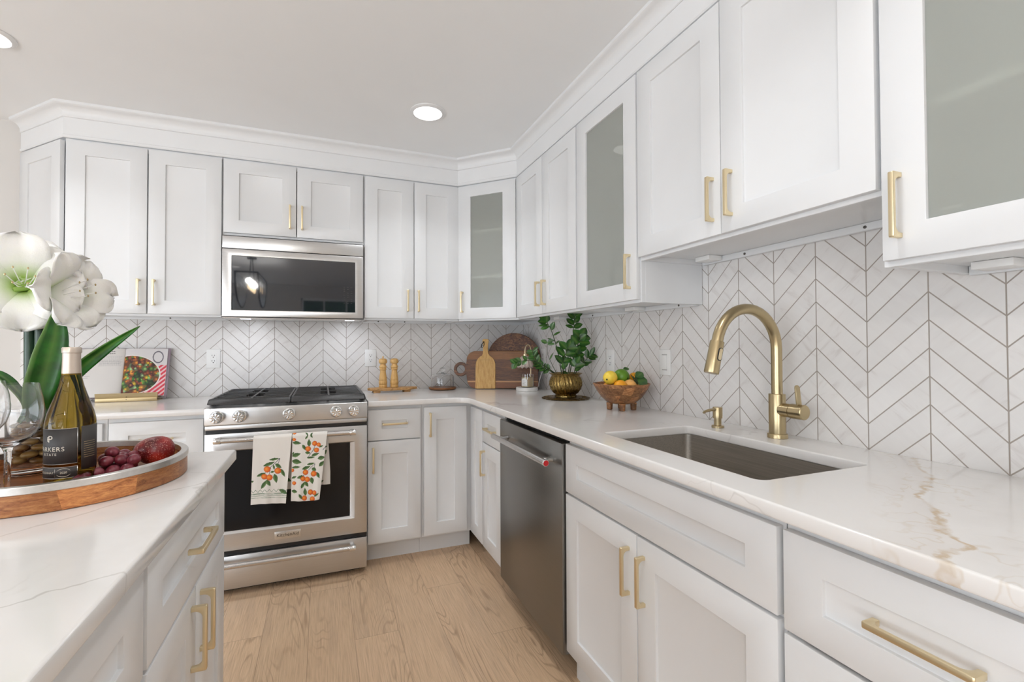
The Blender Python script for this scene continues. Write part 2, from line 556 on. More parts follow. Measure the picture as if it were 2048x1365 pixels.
class MB:
    def __init__(s, M_=None):
        s.bm = bmesh.new()
        s.M = M_ or Matrix.Identity(4)

    def box(s, x0, x1, y0, y1, z0, z1):
        x0, x1 = min(x0, x1), max(x0, x1)
        y0, y1 = min(y0, y1), max(y0, y1)
        z0, z1 = min(z0, z1), max(z0, z1)
        v = [s.bm.verts.new(p) for p in ((x0, y0, z0), (x1, y0, z0), (x1, y1, z0), (x0, y1, z0), (x0, y0, z1), (x1, y0, z1), (x1, y1, z1), (x0, y1, z1))]
        for f in ((3, 2, 1, 0), (4, 5, 6, 7), (0, 1, 5, 4), (1, 2, 6, 5), (2, 3, 7, 6), (3, 0, 4, 7)):
            s.bm.faces.new([v[i] for i in f])
        return s

    def prism(s, poly, o, u, v, w):
        """polygon poly (list of 2d) in plane (o,u,v), extruded by vector w"""
        o, u, v, w = map(Vector, (o, u, v, w))
        A = [s.bm.verts.new(o+u*p[0]+v*p[1]) for p in poly]
        B = [s.bm.verts.new(o+u*p[0]+v*p[1]+w) for p in poly]
        n = len(poly)
        flip = u.cross(v).dot(w) < 0
        fs = [A[::-1], B] + [[A[i], A[(i+1) % n], B[(i+1) % n], B[i]] for i in range(n)]
        for f in fs:
            s.bm.faces.new(f[::-1] if flip else f)
        return s

    def ring_surface(s, rings, close_u=True, cap0=True, cap1=True):
        V = [[s.bm.verts.new(p) for p in r] for r in rings]
        n = len(V[0])
        for i in range(len(V)-1):
            for j in range(n if close_u else n-1):
                k = (j+1) % n
                s.bm.faces.new((V[i][j], V[i][k], V[i+1][k], V[i+1][j]))
        if cap0: s.bm.faces.new(V[0][::-1])
        if cap1: s.bm.faces.new(V[-1])
        return V

    def lathe(s, prof, cx=0, cy=0, n=32, cap0=True, cap1=True, axis=None, o=None):
        """profile [(r,z)]; optional axis direction from point o"""
        rings = []
        if axis is not None:
            ax = Vector(axis).normalized()
            t = Vector((0, 0, 1)) if abs(ax.z) < .9 else Vector((1, 0, 0))
            e1 = ax.cross(t).normalized()
            e2 = ax.cross(e1)
            o = Vector(o)
            for r, z in prof:
                rings.append([o+ax*z+(e1*math.cos(2*math.pi*j/n)+e2*math.sin(2*math.pi*j/n))*max(r, 1e-5) for j in range(n)])
        else:
            for r, z in prof:
                rings.append([Vector((cx+max(r, 1e-5)*math.cos(2*math.pi*j/n), cy+max(r, 1e-5)*math.sin(2*math.pi*j/n), z)) for j in range(n)])
        s.ring_surface(rings, True, cap0, cap1)
        return s

    def cyl(s, p0, p1, r, r1=None, n=20):
        p0, p1 = Vector(p0), Vector(p1)
        d = p1-p0
        return s.lathe([(r, 0), (r if r1 is None else r1, d.length)], n=n, axis=d, o=p0)

    def tube(s, pts, r, n=12, caps=True, flat=1.0):
        pts = [Vector(p) for p in pts]
        rad = r if isinstance(r, (list, tuple)) else [r]*len(pts)
        rings = []
        up = None
        for i, p in enumerate(pts):
            d = (pts[min(i+1, len(pts)-1)]-pts[max(i-1, 0)]).normalized()
            if up is None:
                t = Vector((0, 0, 1)) if abs(d.z) < .9 else Vector((1, 0, 0))
                e1 = d.cross(t).normalized()
            else:
                e1 = (up-d*up.dot(d)).normalized()
            up = e1
            e2 = d.cross(e1)
            rings.append([p+(e1*math.cos(2*math.pi*j/n)+e2*flat*math.sin(2*math.pi*j/n))*rad[i] for j in range(n)])
        s.ring_surface(rings, True, caps, caps)
        return s

    def ellipsoid(s, c_, rad, n=20, m_=12, rot=None, noise=0, seed=0):
        rnd = random.Random(seed)
        c_ = Vector(c_)
        ph = [rnd.uniform(0, 6.28) for _ in range(6)]
        rings = []
        for i in range(m_+1):
            th = math.pi*i/m_
            ring = []
            for j in range(n):
                f = 2*math.pi*j/n
                k = 1+noise*(math.sin(2*f+ph[0])*math.sin(th)+.6*math.sin(3*f+ph[1])*math.sin(2*th+ph[2])+.5*math.cos(2*th+ph[3]))
                st = max(math.sin(th), 1e-4)
                p = Vector((rad[0]*st*math.cos(f), rad[1]*st*math.sin(f), -rad[2]*math.cos(th)))*k
                ring.append(c_+(rot @ p if rot else p))
            rings.append(ring)
        s.ring_surface(rings, True, True, True)
        return s

    def surf(s, fn, nu, nv, close=False):
        """open sheet fn(u,v) -> point"""
        V = [[s.bm.verts.new(fn(i/nu, j/nv)) for i in range(nu+1)] for j in range(nv+1)]
        for j in range(nv):
            for i in range(nu):
                s.bm.faces.new((V[j][i], V[j][i+1], V[j+1][i+1], V[j+1][i]))
        return V

    def build(s, name, material, parent=None, bevel=0, seg=2, angle=35, origin=None, solidify=0, smooth=True):
        bm = s.bm
        if bevel:
            bmesh.ops.recalc_face_normals(bm, faces=bm.faces)
            es = [e for e in bm.edges if len(e.link_faces) == 2 and e.calc_face_angle(0) > R(28)]
            bmesh.ops.bevel(bm, geom=es, offset=bevel, segments=seg, affect='EDGES', profile=.5, clamp_overlap=True)
        bmesh.ops.transform(bm, matrix=s.M, verts=bm.verts)
        if not solidify:
            bmesh.ops.recalc_face_normals(bm, faces=bm.faces)
        me = bpy.data.meshes.new(name)
        bm.to_mesh(me)
        bm.free()
        if smooth:
            me.shade_smooth()
            me.set_sharp_from_angle(angle=R(angle))
        o = link_mesh(name, me, material, parent, origin)
        if solidify:
            md = o.modifiers.new('thickness', 'SOLIDIFY')
            md.thickness = solidify
            md.offset = 0
        return o


def curve2d(name, splines, material, parent=None, thick=.03, bevel=.003, mat4=None, origin=None):
    """flat plate from closed 2d outlines (holes allowed), rounded edges, z from 0 to thick, placed by mat4"""
    cu = bpy.data.curves.new('tmp', 'CURVE')
    cu.dimensions = '2D'
    cu.fill_mode = 'BOTH'
    cu.extrude = thick/2-bevel
    cu.bevel_depth = bevel
    cu.bevel_resolution = 2
    cu.offset = -bevel
    for sp in splines:
        p = cu.splines.new('POLY')
        p.points.add(len(sp)-1)
        for i, (x, y) in enumerate(sp):
            p.points[i].co = (x, y, 0, 1)
        p.use_cyclic_u = True
    t = bpy.data.objects.new('tmp', cu)
    C.objects.link(t)
    dg = bpy.context.evaluated_depsgraph_get()
    me = bpy.data.meshes.new_from_object(t.evaluated_get(dg))
    bpy.data.objects.remove(t)
    bpy.data.curves.remove(cu)
    me.transform((mat4 or Matrix.Identity(4)) @ Matrix.Translation((0, 0, thick/2)))
    me.materials.clear()
    me.name = name
    me.shade_smooth()
    me.set_sharp_from_angle(angle=R(30))
    return link_mesh(name, me, material, parent, origin)


def text_mesh(txt, size, extrude=0, spacing=1.0, xs=1.0):
    cu = bpy.data.curves.new('tmp', 'FONT')
    cu.body = txt
    cu.size = size
    cu.align_x = 'CENTER'
    cu.align_y = 'CENTER'
    cu.extrude = extrude
    cu.space_character = spacing
    t = bpy.data.objects.new('tmp', cu)
    C.objects.link(t)
    dg = bpy.context.evaluated_depsgraph_get()
    me = bpy.data.meshes.new_from_object(t.evaluated_get(dg))
    bpy.data.objects.remove(t)
    bpy.data.curves.remove(cu)
    me.materials.clear()
    return me


def text_obj(name, txt, size, material, parent, fn, extrude=0, spacing=1.0):
    me = text_mesh(txt, size, extrude, spacing)
    for v in me.vertices:
        v.co = fn(v.co.copy())
    me.name = name
    return link_mesh(name, me, material, parent)


def rrect(x0, x1, y0, y1, r, n=5, rs=None):
    rs = rs or (r, r, r, r)
    out = []
    for (cx, cy, a0), rr in zip(((x1, y0, -90), (x1, y1, 0), (x0, y1, 90), (x0, y0, 180)), rs):
        sx = -1 if cx == x1 else 1
        sy = 1 if cy == y0 else -1
        for i in range(n+1):
            t = R(a0+90*i/n)
            out.append((cx+sx*rr+rr*math.cos(t), cy+sy*rr+rr*math.sin(t)))
    return out


def painted(name, pos, col, nu, nv, material, parent, solidify=0, origin=None):
    """sheet whose print is stored as a colour per vertex: pos(u,v)->(x,y,z) arrays, col(u,v)->rgb arrays (sRGB 0..1)"""
    u, v = np.meshgrid(np.linspace(0, 1, nu+1), np.linspace(0, 1, nv+1))
    P = np.stack(pos(u, v), -1).reshape(-1, 3)
    K = np.clip(col(u, v), 0, 1).reshape(-1, 3)
    K = np.where(K <= .04045, K/12.92, ((K+.055)/1.055)**2.4)
    idx = np.arange((nu+1)*(nv+1)).reshape(nv+1, nu+1)
    F = np.stack([idx[:-1, :-1], idx[:-1, 1:], idx[1:, 1:], idx[1:, :-1]], -1).reshape(-1, 4)
    me = bpy.data.meshes.new(name)
    me.from_pydata(P.tolist(), [], F.tolist())
    at = me.color_attributes.new('Col', 'FLOAT_COLOR', 'POINT')
    at.data.foreach_set('color', np.concatenate([K, np.ones((len(K), 1))], 1).astype(np.float32).ravel())
    me.shade_smooth()
    o = link_mesh(name, me, material, parent, origin)
    if solidify:
        md = o.modifiers.new('thickness', 'SOLIDIFY')
        md.thickness = solidify
        md.offset = -1
    return o


def hexc(h):
    h = h.lstrip('#')
    return np.array([int(h[i:i+2], 16)/255 for i in (0, 2, 4)])


# ------------------------------------------------------------------ the room
WX = -5.6      # left wall
WY = -7.4      # wall behind the camera
def slab(name, x0, x1, y0, y1, z0, z1, mt):
    return tag(MB().box(x0, x1, y0, y1, z0, z1).build(name, mt, origin=(0, 0, 0)), kind='structure')


slab('floor', WX-.1, .1, WY-.1, .1, -.05, 0, M['floor'])
slab('ceiling', WX-.1, .1, WY-.1, .1, CEIL, CEIL+.05, M['ceil'])
slab('wall_back', WX-.1, .1, .008, .1, 0, CEIL, M['wall'])
slab('wall_right', .008, .1, WY-.1, .008, 0, CEIL, M['wall'])


def wall_with_opening(name, along, const0, const1, s0, s1, a0, a1, z0, z1):
    mb = MB()
    for (p, q, zz0, zz1) in ((s0, a0, 0, CEIL), (a1, s1, 0, CEIL), (a0, a1, 0, z0), (a0, a1, z1, CEIL)):
        if along == 'x': mb.box(p, q, const0, const1, zz0, zz1)
        else: mb.box(const0, const1, p, q, zz0, zz1)
    return tag(mb.build(name, M['wall'], origin=(0, 0, 0)), kind='structure')


mb = MB()
for (p_, q_, zz0, zz1) in ((WX-.1, -5.3, 0, CEIL), (-3.0, -1.85, 0, CEIL), (-.55, .008, 0, CEIL), (-5.3, -3.0, 0, .15), (-5.3, -3.0, 2.25, CEIL), (-1.85, -.55, 0, .95), (-1.85, -.55, 2.2, CEIL)):
    mb.box(p_, q_, WY-.1, WY, zz0, zz1)
tag(mb.build('wall_front', M['wall'], origin=(0, 0, 0)), kind='structure')
wall_with_opening('wall_left', 'y', WX-.1, WX, WY, .008, -5.7, -2.1, .15, 2.25)


def window(name, along, c0, a0, a1, z0, z1, n):
    mb = MB()
    t = .05
    def bx(p, q, zz0, zz1, d=.06):
        if along == 'x': mb.box(p, q, c0-d/2, c0+d/2, zz0, zz1)
        else: mb.box(c0-d/2, c0+d/2, p, q, zz0, zz1)
    bx(a0, a0+t, z0, z1); bx(a1-t, a1, z0, z1); bx(a0, a1, z0, z0+t); bx(a0, a1, z1-t, z1)
    for i in range(1, n):
        x = a0+(a1-a0)*i/n
        bx(x-.015, x+.015, z0, z1, .04)
    o = tag(mb.build(name, M['trim'], bevel=.003), kind='structure')
    g = MB()
    if along == 'x': g.box(a0+t, a1-t, c0-.003, c0+.003, z0+t, z1-t)
    else: g.box(c0-.003, c0+.003, a0+t, a1-t, z0+t, z1-t)
    g.build('pane', M['glass'], o)


window('window_1', 'x', WY-.05, -1.85, -.55, .95, 2.2, 3)
window('added_window_3', 'x', WY-.05, -5.3, -3.0, .15, 2.25, 3)  # unseen rear opening, added to give a fill lamp its place
window('added_window_2', 'y', WX-.05, -5.7, -2.1, .15, 2.25, 4)  # unseen side opening, made up and kept low for the other fill lamp

# backsplash
def backsplash(name, box, mt, label):
    o = MB().box(*box).build(name, mt, origin=(0, 0, 0))
    return tag(o, label, 'backsplash')


backsplash('tile_backsplash', (-2.985, 0, 0, .0078, .88, 1.46), M['tile_back'], 'white marble chevron tile backsplash on the wall behind the range')
backsplash('tile_backsplash', (0, .0078, -3.9, .0078, .88, 1.60), M['tile_right'], 'white marble chevron tile backsplash behind the gold faucet and sink')


def sweep(name, path, prof, mt, origin=(0, 0, 0)):
    P = [Vector(p) for p in path]
    nrm = []
    for i in range(len(P)-1):
        d = (P[i+1]-P[i]).normalized()
        nrm.append(Vector((d.y, -d.x)))      # room side when walking left to right
    mb = MB()
    rings = []
    for i, p in enumerate(P):
        if i == 0: mm = nrm[0]
        elif i == len(P)-1: mm = nrm[-1]
        else:
            mm = (nrm[i-1]+nrm[i]).normalized()
            mm = mm/mm.dot(nrm[i])
        rings.append([Vector((p.x+mm.x*o, p.y+mm.y*o, z)) for o, z in prof])
    mb.ring_surface(rings)
    return tag(mb.build(name, mt, origin=origin, angle=25), kind='structure')


CABLINE = [(-2.983, 0), (-2.678, -.305), (-.61, -.305), (-.305, -.61), (-.305, -3.6)]
sweep('trim_1', CABLINE, [(-.02, 2.2805), (.0125, 2.2805), (.016, 2.286), (.016, 2.294), (.012, 2.298), (.012, 2.3835), (-.02, 2.3835)], M['trim'])
cove = [(-.02, 2.384), (.014, 2.384), (.017, 2.387), (.017, 2.394)]
for i in range(7):
    t = R(90*i/6)
    cove.append((.017+.036*(1-math.cos(t)), 2.396+.036*math.sin(t)))
cove += [(.057, 2.434), (.061, 2.437), (.061, 2.4498), (-.02, 2.4498)]
sweep('trim_2', CABLINE, cove, M['trim'])


# ------------------------------------------------------------------ cabinets
def door_mesh(mb, x0, x1, z0, z1, yf=-.02, th=.0195, st=.072, ra=.072, rec=.008, hole=False):
    bm = mb.bm
    yb = yf+th
    def ring(x0, x1, z0, z1, y): return [bm.verts.new(p) for p in ((x0, y, z0), (x1, y, z0), (x1, y, z1), (x0, y, z1))]
    O = ring(x0, x1, z0, z1, yf)
    I = ring(x0+st, x1-st, z0+ra, z1-ra, yf)
    B = ring(x0, x1, z0, z1, yb)
    D = ring(x0+st, x1-st, z0+ra, z1-ra, yb if hole else yf+rec)
    for i in range(4):
        k = (i+1) % 4
        bm.faces.new((O[i], O[k], I[k], I[i]))
        bm.faces.new((I[i], I[k], D[k], D[i]))
        bm.faces.new((B[k], B[i], O[i], O[k])[::-1])
        if hole: bm.faces.new((B[i], D[i], D[k], B[k]))
    if not hole:
        bm.faces.new(D)
        bm.faces.new(B[::-1])


def handle_mesh(mb, cx, cz, yf, L=.138, vertical=True, so=.030, w=.0105):
    t, bth, fr = .0105, .0085, .014
    prof = [(0, 0), (0, so-.002), (.002, so), (L-.002, so), (L, so-.002), (L, 0), (L-t, 0)]
    for i in range(6):
        g = R(90*i/5)
        prof.append((L-t-fr+fr*math.cos(g), so-bth-fr+fr*math.sin(g)))
    for i in range(6):
        g = R(90+90*i/5)
        prof.append((t+fr+fr*math.cos(g), so-bth-fr+fr*math.sin(g)))
    prof.append((t, 0))
    if vertical:
        mb.prism(prof, (cx-w/2, yf, cz-L/2), (0, 0, 1), (0, -1, 0), (w, 0, 0))
    else:
        mb.prism(prof, (cx-L/2, yf, cz-w/2), (1, 0, 0), (0, -1, 0), (0, 0, w))


def add_front(root, F, kind, x0, x1, z0, z1, handle=None, st=.074, ra=None, glassed=False, yf=-.02):
    mb = MB(F)
    ra = ra if ra is not None else (.072 if kind == 'door' else .062)
    door_mesh(mb, x0, x1, z0, z1, yf=yf, st=st, ra=ra, hole=glassed)
    d = mb.build(kind, M['cab'], root, bevel=.0014, seg=2)
    if glassed:
        g = MB(F).box(x0+st-.005, x1-st+.005, yf+.009, yf+.013, z0+ra-.005, z1-ra+.005)
        g.build('pane', M['frost'], d)
    if handle:
        cx, cz, vert = handle
        h = MB(F)
        handle_mesh(h, cx, cz, yf, vertical=vert)
        h.build('handle', M['brass'], d, bevel=.0022, seg=2)
    return d


UZ0, UZ1, UD = 1.380, 2.280, .303


def wall_body(mb, w, z0, z1, depth=UD, hollow=False, shelves=()):
    s = .016
    mb.box(0, w, -.0005, .019, z0, z0+.03)              # face frame
    mb.box(0, w, -.0005, .019, z1-.03, z1)
    mb.box(0, .02, -.0005, .019, z0+.03, z1-.03)
    mb.box(w-.02, w, -.0005, .019, z0+.03, z1-.03)
    mb.box(0, s, .019, depth, z0, z1)
    mb.box(w-s, w, .019, depth, z0, z1)
    if hollow:
        mb.box(s, w-s, .019, depth, z0+.018, z0+.034)
        mb.box(s, w-s, .019, depth, z1-.016, z1)
        mb.box(s, w-s, depth-.006, depth, z0+.034, z1-.016)
    else:
        mb.box(s, w-s, .019, depth, z0+.018, z1)


def rail_parts(root, F, w, z0, screws, depth=UD, box=True):
    MB(F).box(.018, w-.018, depth-.018, depth-.001, z0-.004, z0+.0175).build('hanging_rail', M['cab'], root, bevel=.001)
    for x in screws:
        mb = MB(F)
        mb.lathe([(.0045, 0), (.0045, .0015), (.002, .0022)], n=12, axis=(0, -1, 0), o=(x, depth-.018, z0+.006))
        mb.build('screw', M['screw'], root)
    if box:
        MB(F).box(.05, .12, depth-.085, depth-.02, z0+.000, z0+.0175).build('light_driver', M['plastic'], root, bevel=.002)


def wall_cabinet(label, F, loc, w, z0, doors, screws=(), glassed=False, shelves=(), box=True, name='wall_cabinet', z1=UZ1):
    root = thing(name, label, 'cabinet', loc, None)
    mb = MB(F)
    wall_body(mb, w, z0, z1, hollow=glassed)
    mb.build('body', M['cab'], root, bevel=.001, seg=1)
    for z in shelves:
        MB(F).box(.017, w-.017, .022, UD-.008, z, z+.018).build('shelf', M['cab'], root)
    for (x0, x1, hx) in doors:
        hd = (hx, z0+.012+.043+.069, True) if hx is not None else None
        add_front(root, F, 'door', x0, x1, z0+.012, z1-.012, hd, glassed=glassed, st=.076 if not glassed else .078)
    if screws is not None:
        rail_parts(root, F, w, z0, screws, box=box)
    return root


def BW(x):   # back wall uppers
    return frame((x, -.305, 0), 0)
def RW(y):
    return frame((-.305, y, 0), -90)


wall_cabinet('white two-door wall cabinet left of the microwave', BW(-2.677), (-2.33, -.15, UZ0), .695, UZ0,
             [(.011, .350, .318), (.356, .694, .386)], screws=(.38,), box=False)
wall_cabinet('short white two-door wall cabinet directly over the microwave', BW(-1.980), (-1.6, -.15, 1.845), .761, 1.845,
             [(.007, .379, .347), (.384, .756, .412)], screws=None)
wall_cabinet('white two-door wall cabinet right of the microwave', BW(-1.2175), (-.91, -.15, UZ0), .6065, UZ0,
             [(.006, .307, .268), (.311, .604, .336)], screws=(.12, .30), box=False)
wall_cabinet('white two-door wall cabinet above the potted plant', RW(-.612), (-.15, -.98, UZ0), .738, UZ0,
             [(.011, .371, .336), (.375, .734, .411)], screws=(.40,))
wall_cabinet('frosted glass-door wall cabinet between the plant and the sink', RW(-1.3505), (-.15, -1.58, UZ0), .4545, UZ0,
             [(.007, .4505, .411)], screws=(.02, .34), glassed=True, shelves=(1.66, 1.96))
wall_cabinet('shorter white two-door wall cabinet above the sink', RW(-1.8055), (-.15, -2.2, 1.54), .8245, 1.54,
             [(.005, .4, .372), (.4035, .822, .441)], screws=(.22, .62))
wall_cabinet('frosted glass-door wall cabinet at the right edge of the photo', RW(-2.6305), (-.15, -2.9, UZ0), .53, UZ0,
             [(.008, .525, .041)], screws=(.3,), glassed=True, shelves=(1.70, 2.0))

# corner diagonal cabinet with a glass door
def diag_cabinet():
    root = thing('corner_wall_cabinet', 'narrow angled frosted glass-door wall cabinet in the corner', 'cabinet', (-.2, -.2, UZ0))
    mb = MB()
    def poly(z0, z1, pts):
        mb.prism(pts, (0, 0, z0), (1, 0, 0), (0, 1, 0), (0, 0, z1-z0))
    shape = [(-.609, -.016), (-.609, -.305), (-.593, -.305+.0), (-.305, -.593), (-.305, -.611), (-.016, -.611), (-.016, -.016)]
    poly(UZ0+.018, UZ0+.034, shape)
    poly(UZ1-.016, UZ1, shape)
    mb.box(-.609, -.595, -.303, -.002, UZ0, UZ1)
    mb.box(-.303, -.002, -.611, -.597, UZ0, UZ1)
    mb.box(-.595, -.002, -.012, -.002, UZ0, UZ1)
    mb.box(-.012, -.002, -.597, -.012, UZ0, UZ1)
    F = frame((-.609, -.306, 0), -45)
    f2 = MB(F)
    w = .430
    f2.box(0, w, 0, .018, UZ0, UZ0+.03); f2.box(0, w, 0, .018, UZ1-.03, UZ1); f2.box(0, .02, 0, .018, UZ0+.03, UZ1-.03); f2.box(w-.02, w, 0, .018, UZ0+.03, UZ1-.03)
    mb.build('body', M['cab'], root)
    f2.build('face_frame', M['cab'], root, bevel=.001, seg=1)
    for z in (1.66, 1.96):
        MB().prism([(-.59, -.02), (-.59, -.30), (-.30, -.59), (-.02, -.59), (-.02, -.02)], (0, 0, z), (1, 0, 0), (0, 1, 0), (0, 0, .018)).build('shelf', M['cab'], root)
    add_front(root, F, 'door', .010, .420, UZ0+.012, UZ1-.012, (.042, UZ0+.124, True), glassed=True, st=.09)
    MB().box(-.55, -.03, -.02, -.013, UZ0-.004, UZ0+.017).build('hanging_rail', M['cab'], root)


diag_cabinet()


def end_cabinet():
    root = thing('end_wall_cabinet', 'angled white end wall cabinet at the far left beside the painted wall', 'cabinet', (-2.80, -.1, UZ0))
    mb = MB()
    mb.prism([(-2.970, -.002), (-2.683, -.290), (-2.679, -.290), (-2.679, -.002)], (0, 0, UZ0+.001), (1, 0, 0), (0, 1, 0), (0, 0, UZ1-UZ0-.001))
    mb.build('body', M['cab'], root)
    F = frame((-2.981, -.003, 0), -45)
    add_front(root, F, 'door', .012, .425, UZ0+.012, UZ1-.012, None, st=.085)


end_cabinet()

# ---- base cabinets
BZ0, BZ1 = .112, .8835


def base_cabinet(label, F, loc, w, fronts, depth=.607, toe=True, name='base_cabinet', bx=(0, None), slit=None):
    root = thing(name, label, 'cabinet', loc)
    mb = MB(F)
    x0, x1 = bx[0], (bx[1] or w)
    if slit:
        mb.box(x0, x1, 0, depth, BZ0, slit[0])
        mb.box(x0, x1, 0, depth, slit[1], BZ1)
        mb.box(x0, x0+.03, 0, depth, slit[0], slit[1])
        mb.box(x1-.02, x1, 0, depth, slit[0], slit[1])
    else:
        mb.box(x0, x1, 0, depth, BZ0, BZ1)
    mb.build('body', M['cab'], root, bevel=.001, seg=1)
    if toe:
        MB(F).box(x0, x1, .075, depth, .0, BZ0-.0005).build('toe_kick', M['cab'], root)
    for f in fronts:
        add_front(root, F, *f)
    return root


def BB(x): return frame((x, -.61, 0), 0)
def RB(y): return frame((-.61, y, 0), -90)


base_cabinet('white base cabinet right of the range with drawer over one door', BB(-1.225), (-1.07, -.3, 0), .307,
             [('drawer', .005, .296, .692, .861, (.15, .782, False)), ('door', .005, .296, .126, .686, (.032, .586, True))])
base_cabinet('white base cabinet of the inside corner facing the kitchen with a tall handle', BB(-.917), (-.76, -.3, 0), .266,
             [('door', .009, .264, .126, .861, (.042, .762, True))], bx=(0, .309))
base_cabinet('white blind-corner base cabinet left of the short drawer by the dishwasher', RB(-.652), (-.3, -.75, 0), .192,
             [('door', -.019, .190, .118, .857, None)], bx=(-.040, .192))
base_cabinet('white narrow base cabinet left of the dishwasher with drawer over one door', RB(-.8455), (-.3, -.99, 0), .293,
             [('drawer', .008, .288, .690, .857, (.153, .772, False)), ('door', .008, .288, .118, .684, (.045, .578, True))])
base_cabinet('white sink base cabinet with false drawer front and two doors below the basin', RB(-1.779), (-.58, -2.2, 0), .846,
             [('drawer', .005, .840, .684, .857, None), ('door', .005, .407, .112, .676, (.373, .564, True)), ('door', .411, .840, .112, .676, (.441, .564, True))], depth=.025)
base_cabinet('white drawer base cabinet at the lower right with a long handle', RB(-2.6275), (-.3, -2.95, 0), .69,
             [('drawer', .005, .684, .668, .857, (.228, .768, False)), ('drawer', .005, .684, .39, .660, (.345, .57, False)), ('drawer', .005, .684, .112, .382, (.345, .3, False))], slit=(.652, .674))
base_cabinet('white base cabinet left of the range with a drawer', BB(-2.384), (-2.2, -.3, 0), .397,
             [('drawer', .008, .384, .692, .861, (.192, .776, False)), ('door', .008, .384, .126, .686, (.35, .586, True))])
base_cabinet('white base cabinet behind the wine bottle and the cookbook', BB(-2.98), (-2.7, -.3, 0), .594,
             [('door', .3, .58, .126, .861, None), ('door', .01, .296, .126, .861, None)])

# ---- island
def IS(y): return frame((-1.7325+(y+1.765)*.0122, y, 0), 89.3)
base_cabinet('white island cabinet nearest the range, drawer over two doors', IS(-2.374), (-1.95, -2.07, 0), .608,
             [('drawer', .008, .598, .690, .862, (.303, .783, False)), ('door', .008, .300, .118, .683, (.266, .588, True)), ('door', .304, .598, .118, .683, (.340, .588, True))], depth=.45)
base_cabinet('white island cabinet at the lower left corner of the photo', IS(-3.005), (-1.95, -2.69, 0), .63,
             [('drawer', .008, .622, .690, .862, (.316, .783, False)), ('door', .008, .313, .118, .683, (.277, .588, True)), ('door', .317, .622, .118, .683, (.353, .588, True))], depth=.45)

# ---- worktops
def arc(cx, cy, r, a0, a1, n=8):
    return [(cx+r*math.cos(R(a0+(a1-a0)*i/n)), cy+r*math.sin(R(a0+(a1-a0)*i/n))) for i in range(n+1)]


CT0, CT = .884, .914
XF = -.666
sink_hole = rrect(-.557, -.187, -2.525, -1.916, .022, 6)[::-1]
outer = [(-1.222, -.0005), (-1.222, XF)] + arc(XF-.085, XF-.085, .085, 90, 0)[0:] + [(XF, -3.5), (-.0005, -3.5), (-.0005, -.0005)]
top = curve2d('worktop', [outer, sink_hole], M['quartz'], None, CT-CT0, .005, Matrix.Translation((0, 0, CT0)), origin=(0, 0, 0))
tag(top, 'white quartz worktop with a gold vein around the sink and corner', 'worktop')
top = curve2d('worktop', [[(-2.98, -.0005), (-2.98, XF), (-1.988, XF), (-1.988, -.0005)]], M['quartz2'], None, CT-CT0, .005, Matrix.Translation((0, 0, CT0)), origin=(0, 0, 0))
tag(top, 'white quartz worktop left of the range under the cookbook', 'worktop')
top = curve2d('worktop', [[(-2.75, -3.02), (-1.7045, -3.02)] + [(-1.6885, -1.747), (-1.6915, -1.740), (-1.698, -1.737)] + [(-2.75, -1.737)]], M['quartz2'], None, CT-CT0, .005, Matrix.Translation((0, 0, CT0)), origin=(0, 0, 0))
tag(top, 'white quartz island worktop under the round tray', 'worktop')

# ---- sink
def sink():
    root = thing('sink', 'dark stainless undermount sink basin below the gold faucet', 'sink', (-.37, -2.22, .65))
    mb = MB()
    z1, z0 = CT0-.0006, .655
    lv = [(.012, z1, .03), (0, z1, .022), (0, z1-.002, .022), (-.002, z0+.04, .03), (-.012, z0+.012, .035), (-.035, z0, .04)]
    rings = []
    for g, z, r in lv:
        rings.append([Vector((x, y, z)) for x, y in rrect(-.559-g, -.185+g, -2.527-g, -1.914+g, r, 6)])
    mb.ring_surface(rings, True, False, True)
    mb.build('basin', M['sink'], root, solidify=.0012, angle=50)
    MB().lathe([(.043, z0+.0008), (.040, z0+.0028), (.03, z0+.0022), (.005, z0+.001)], -.37, -2.22, 28).build('drain', M['chrome'], root)


sink()


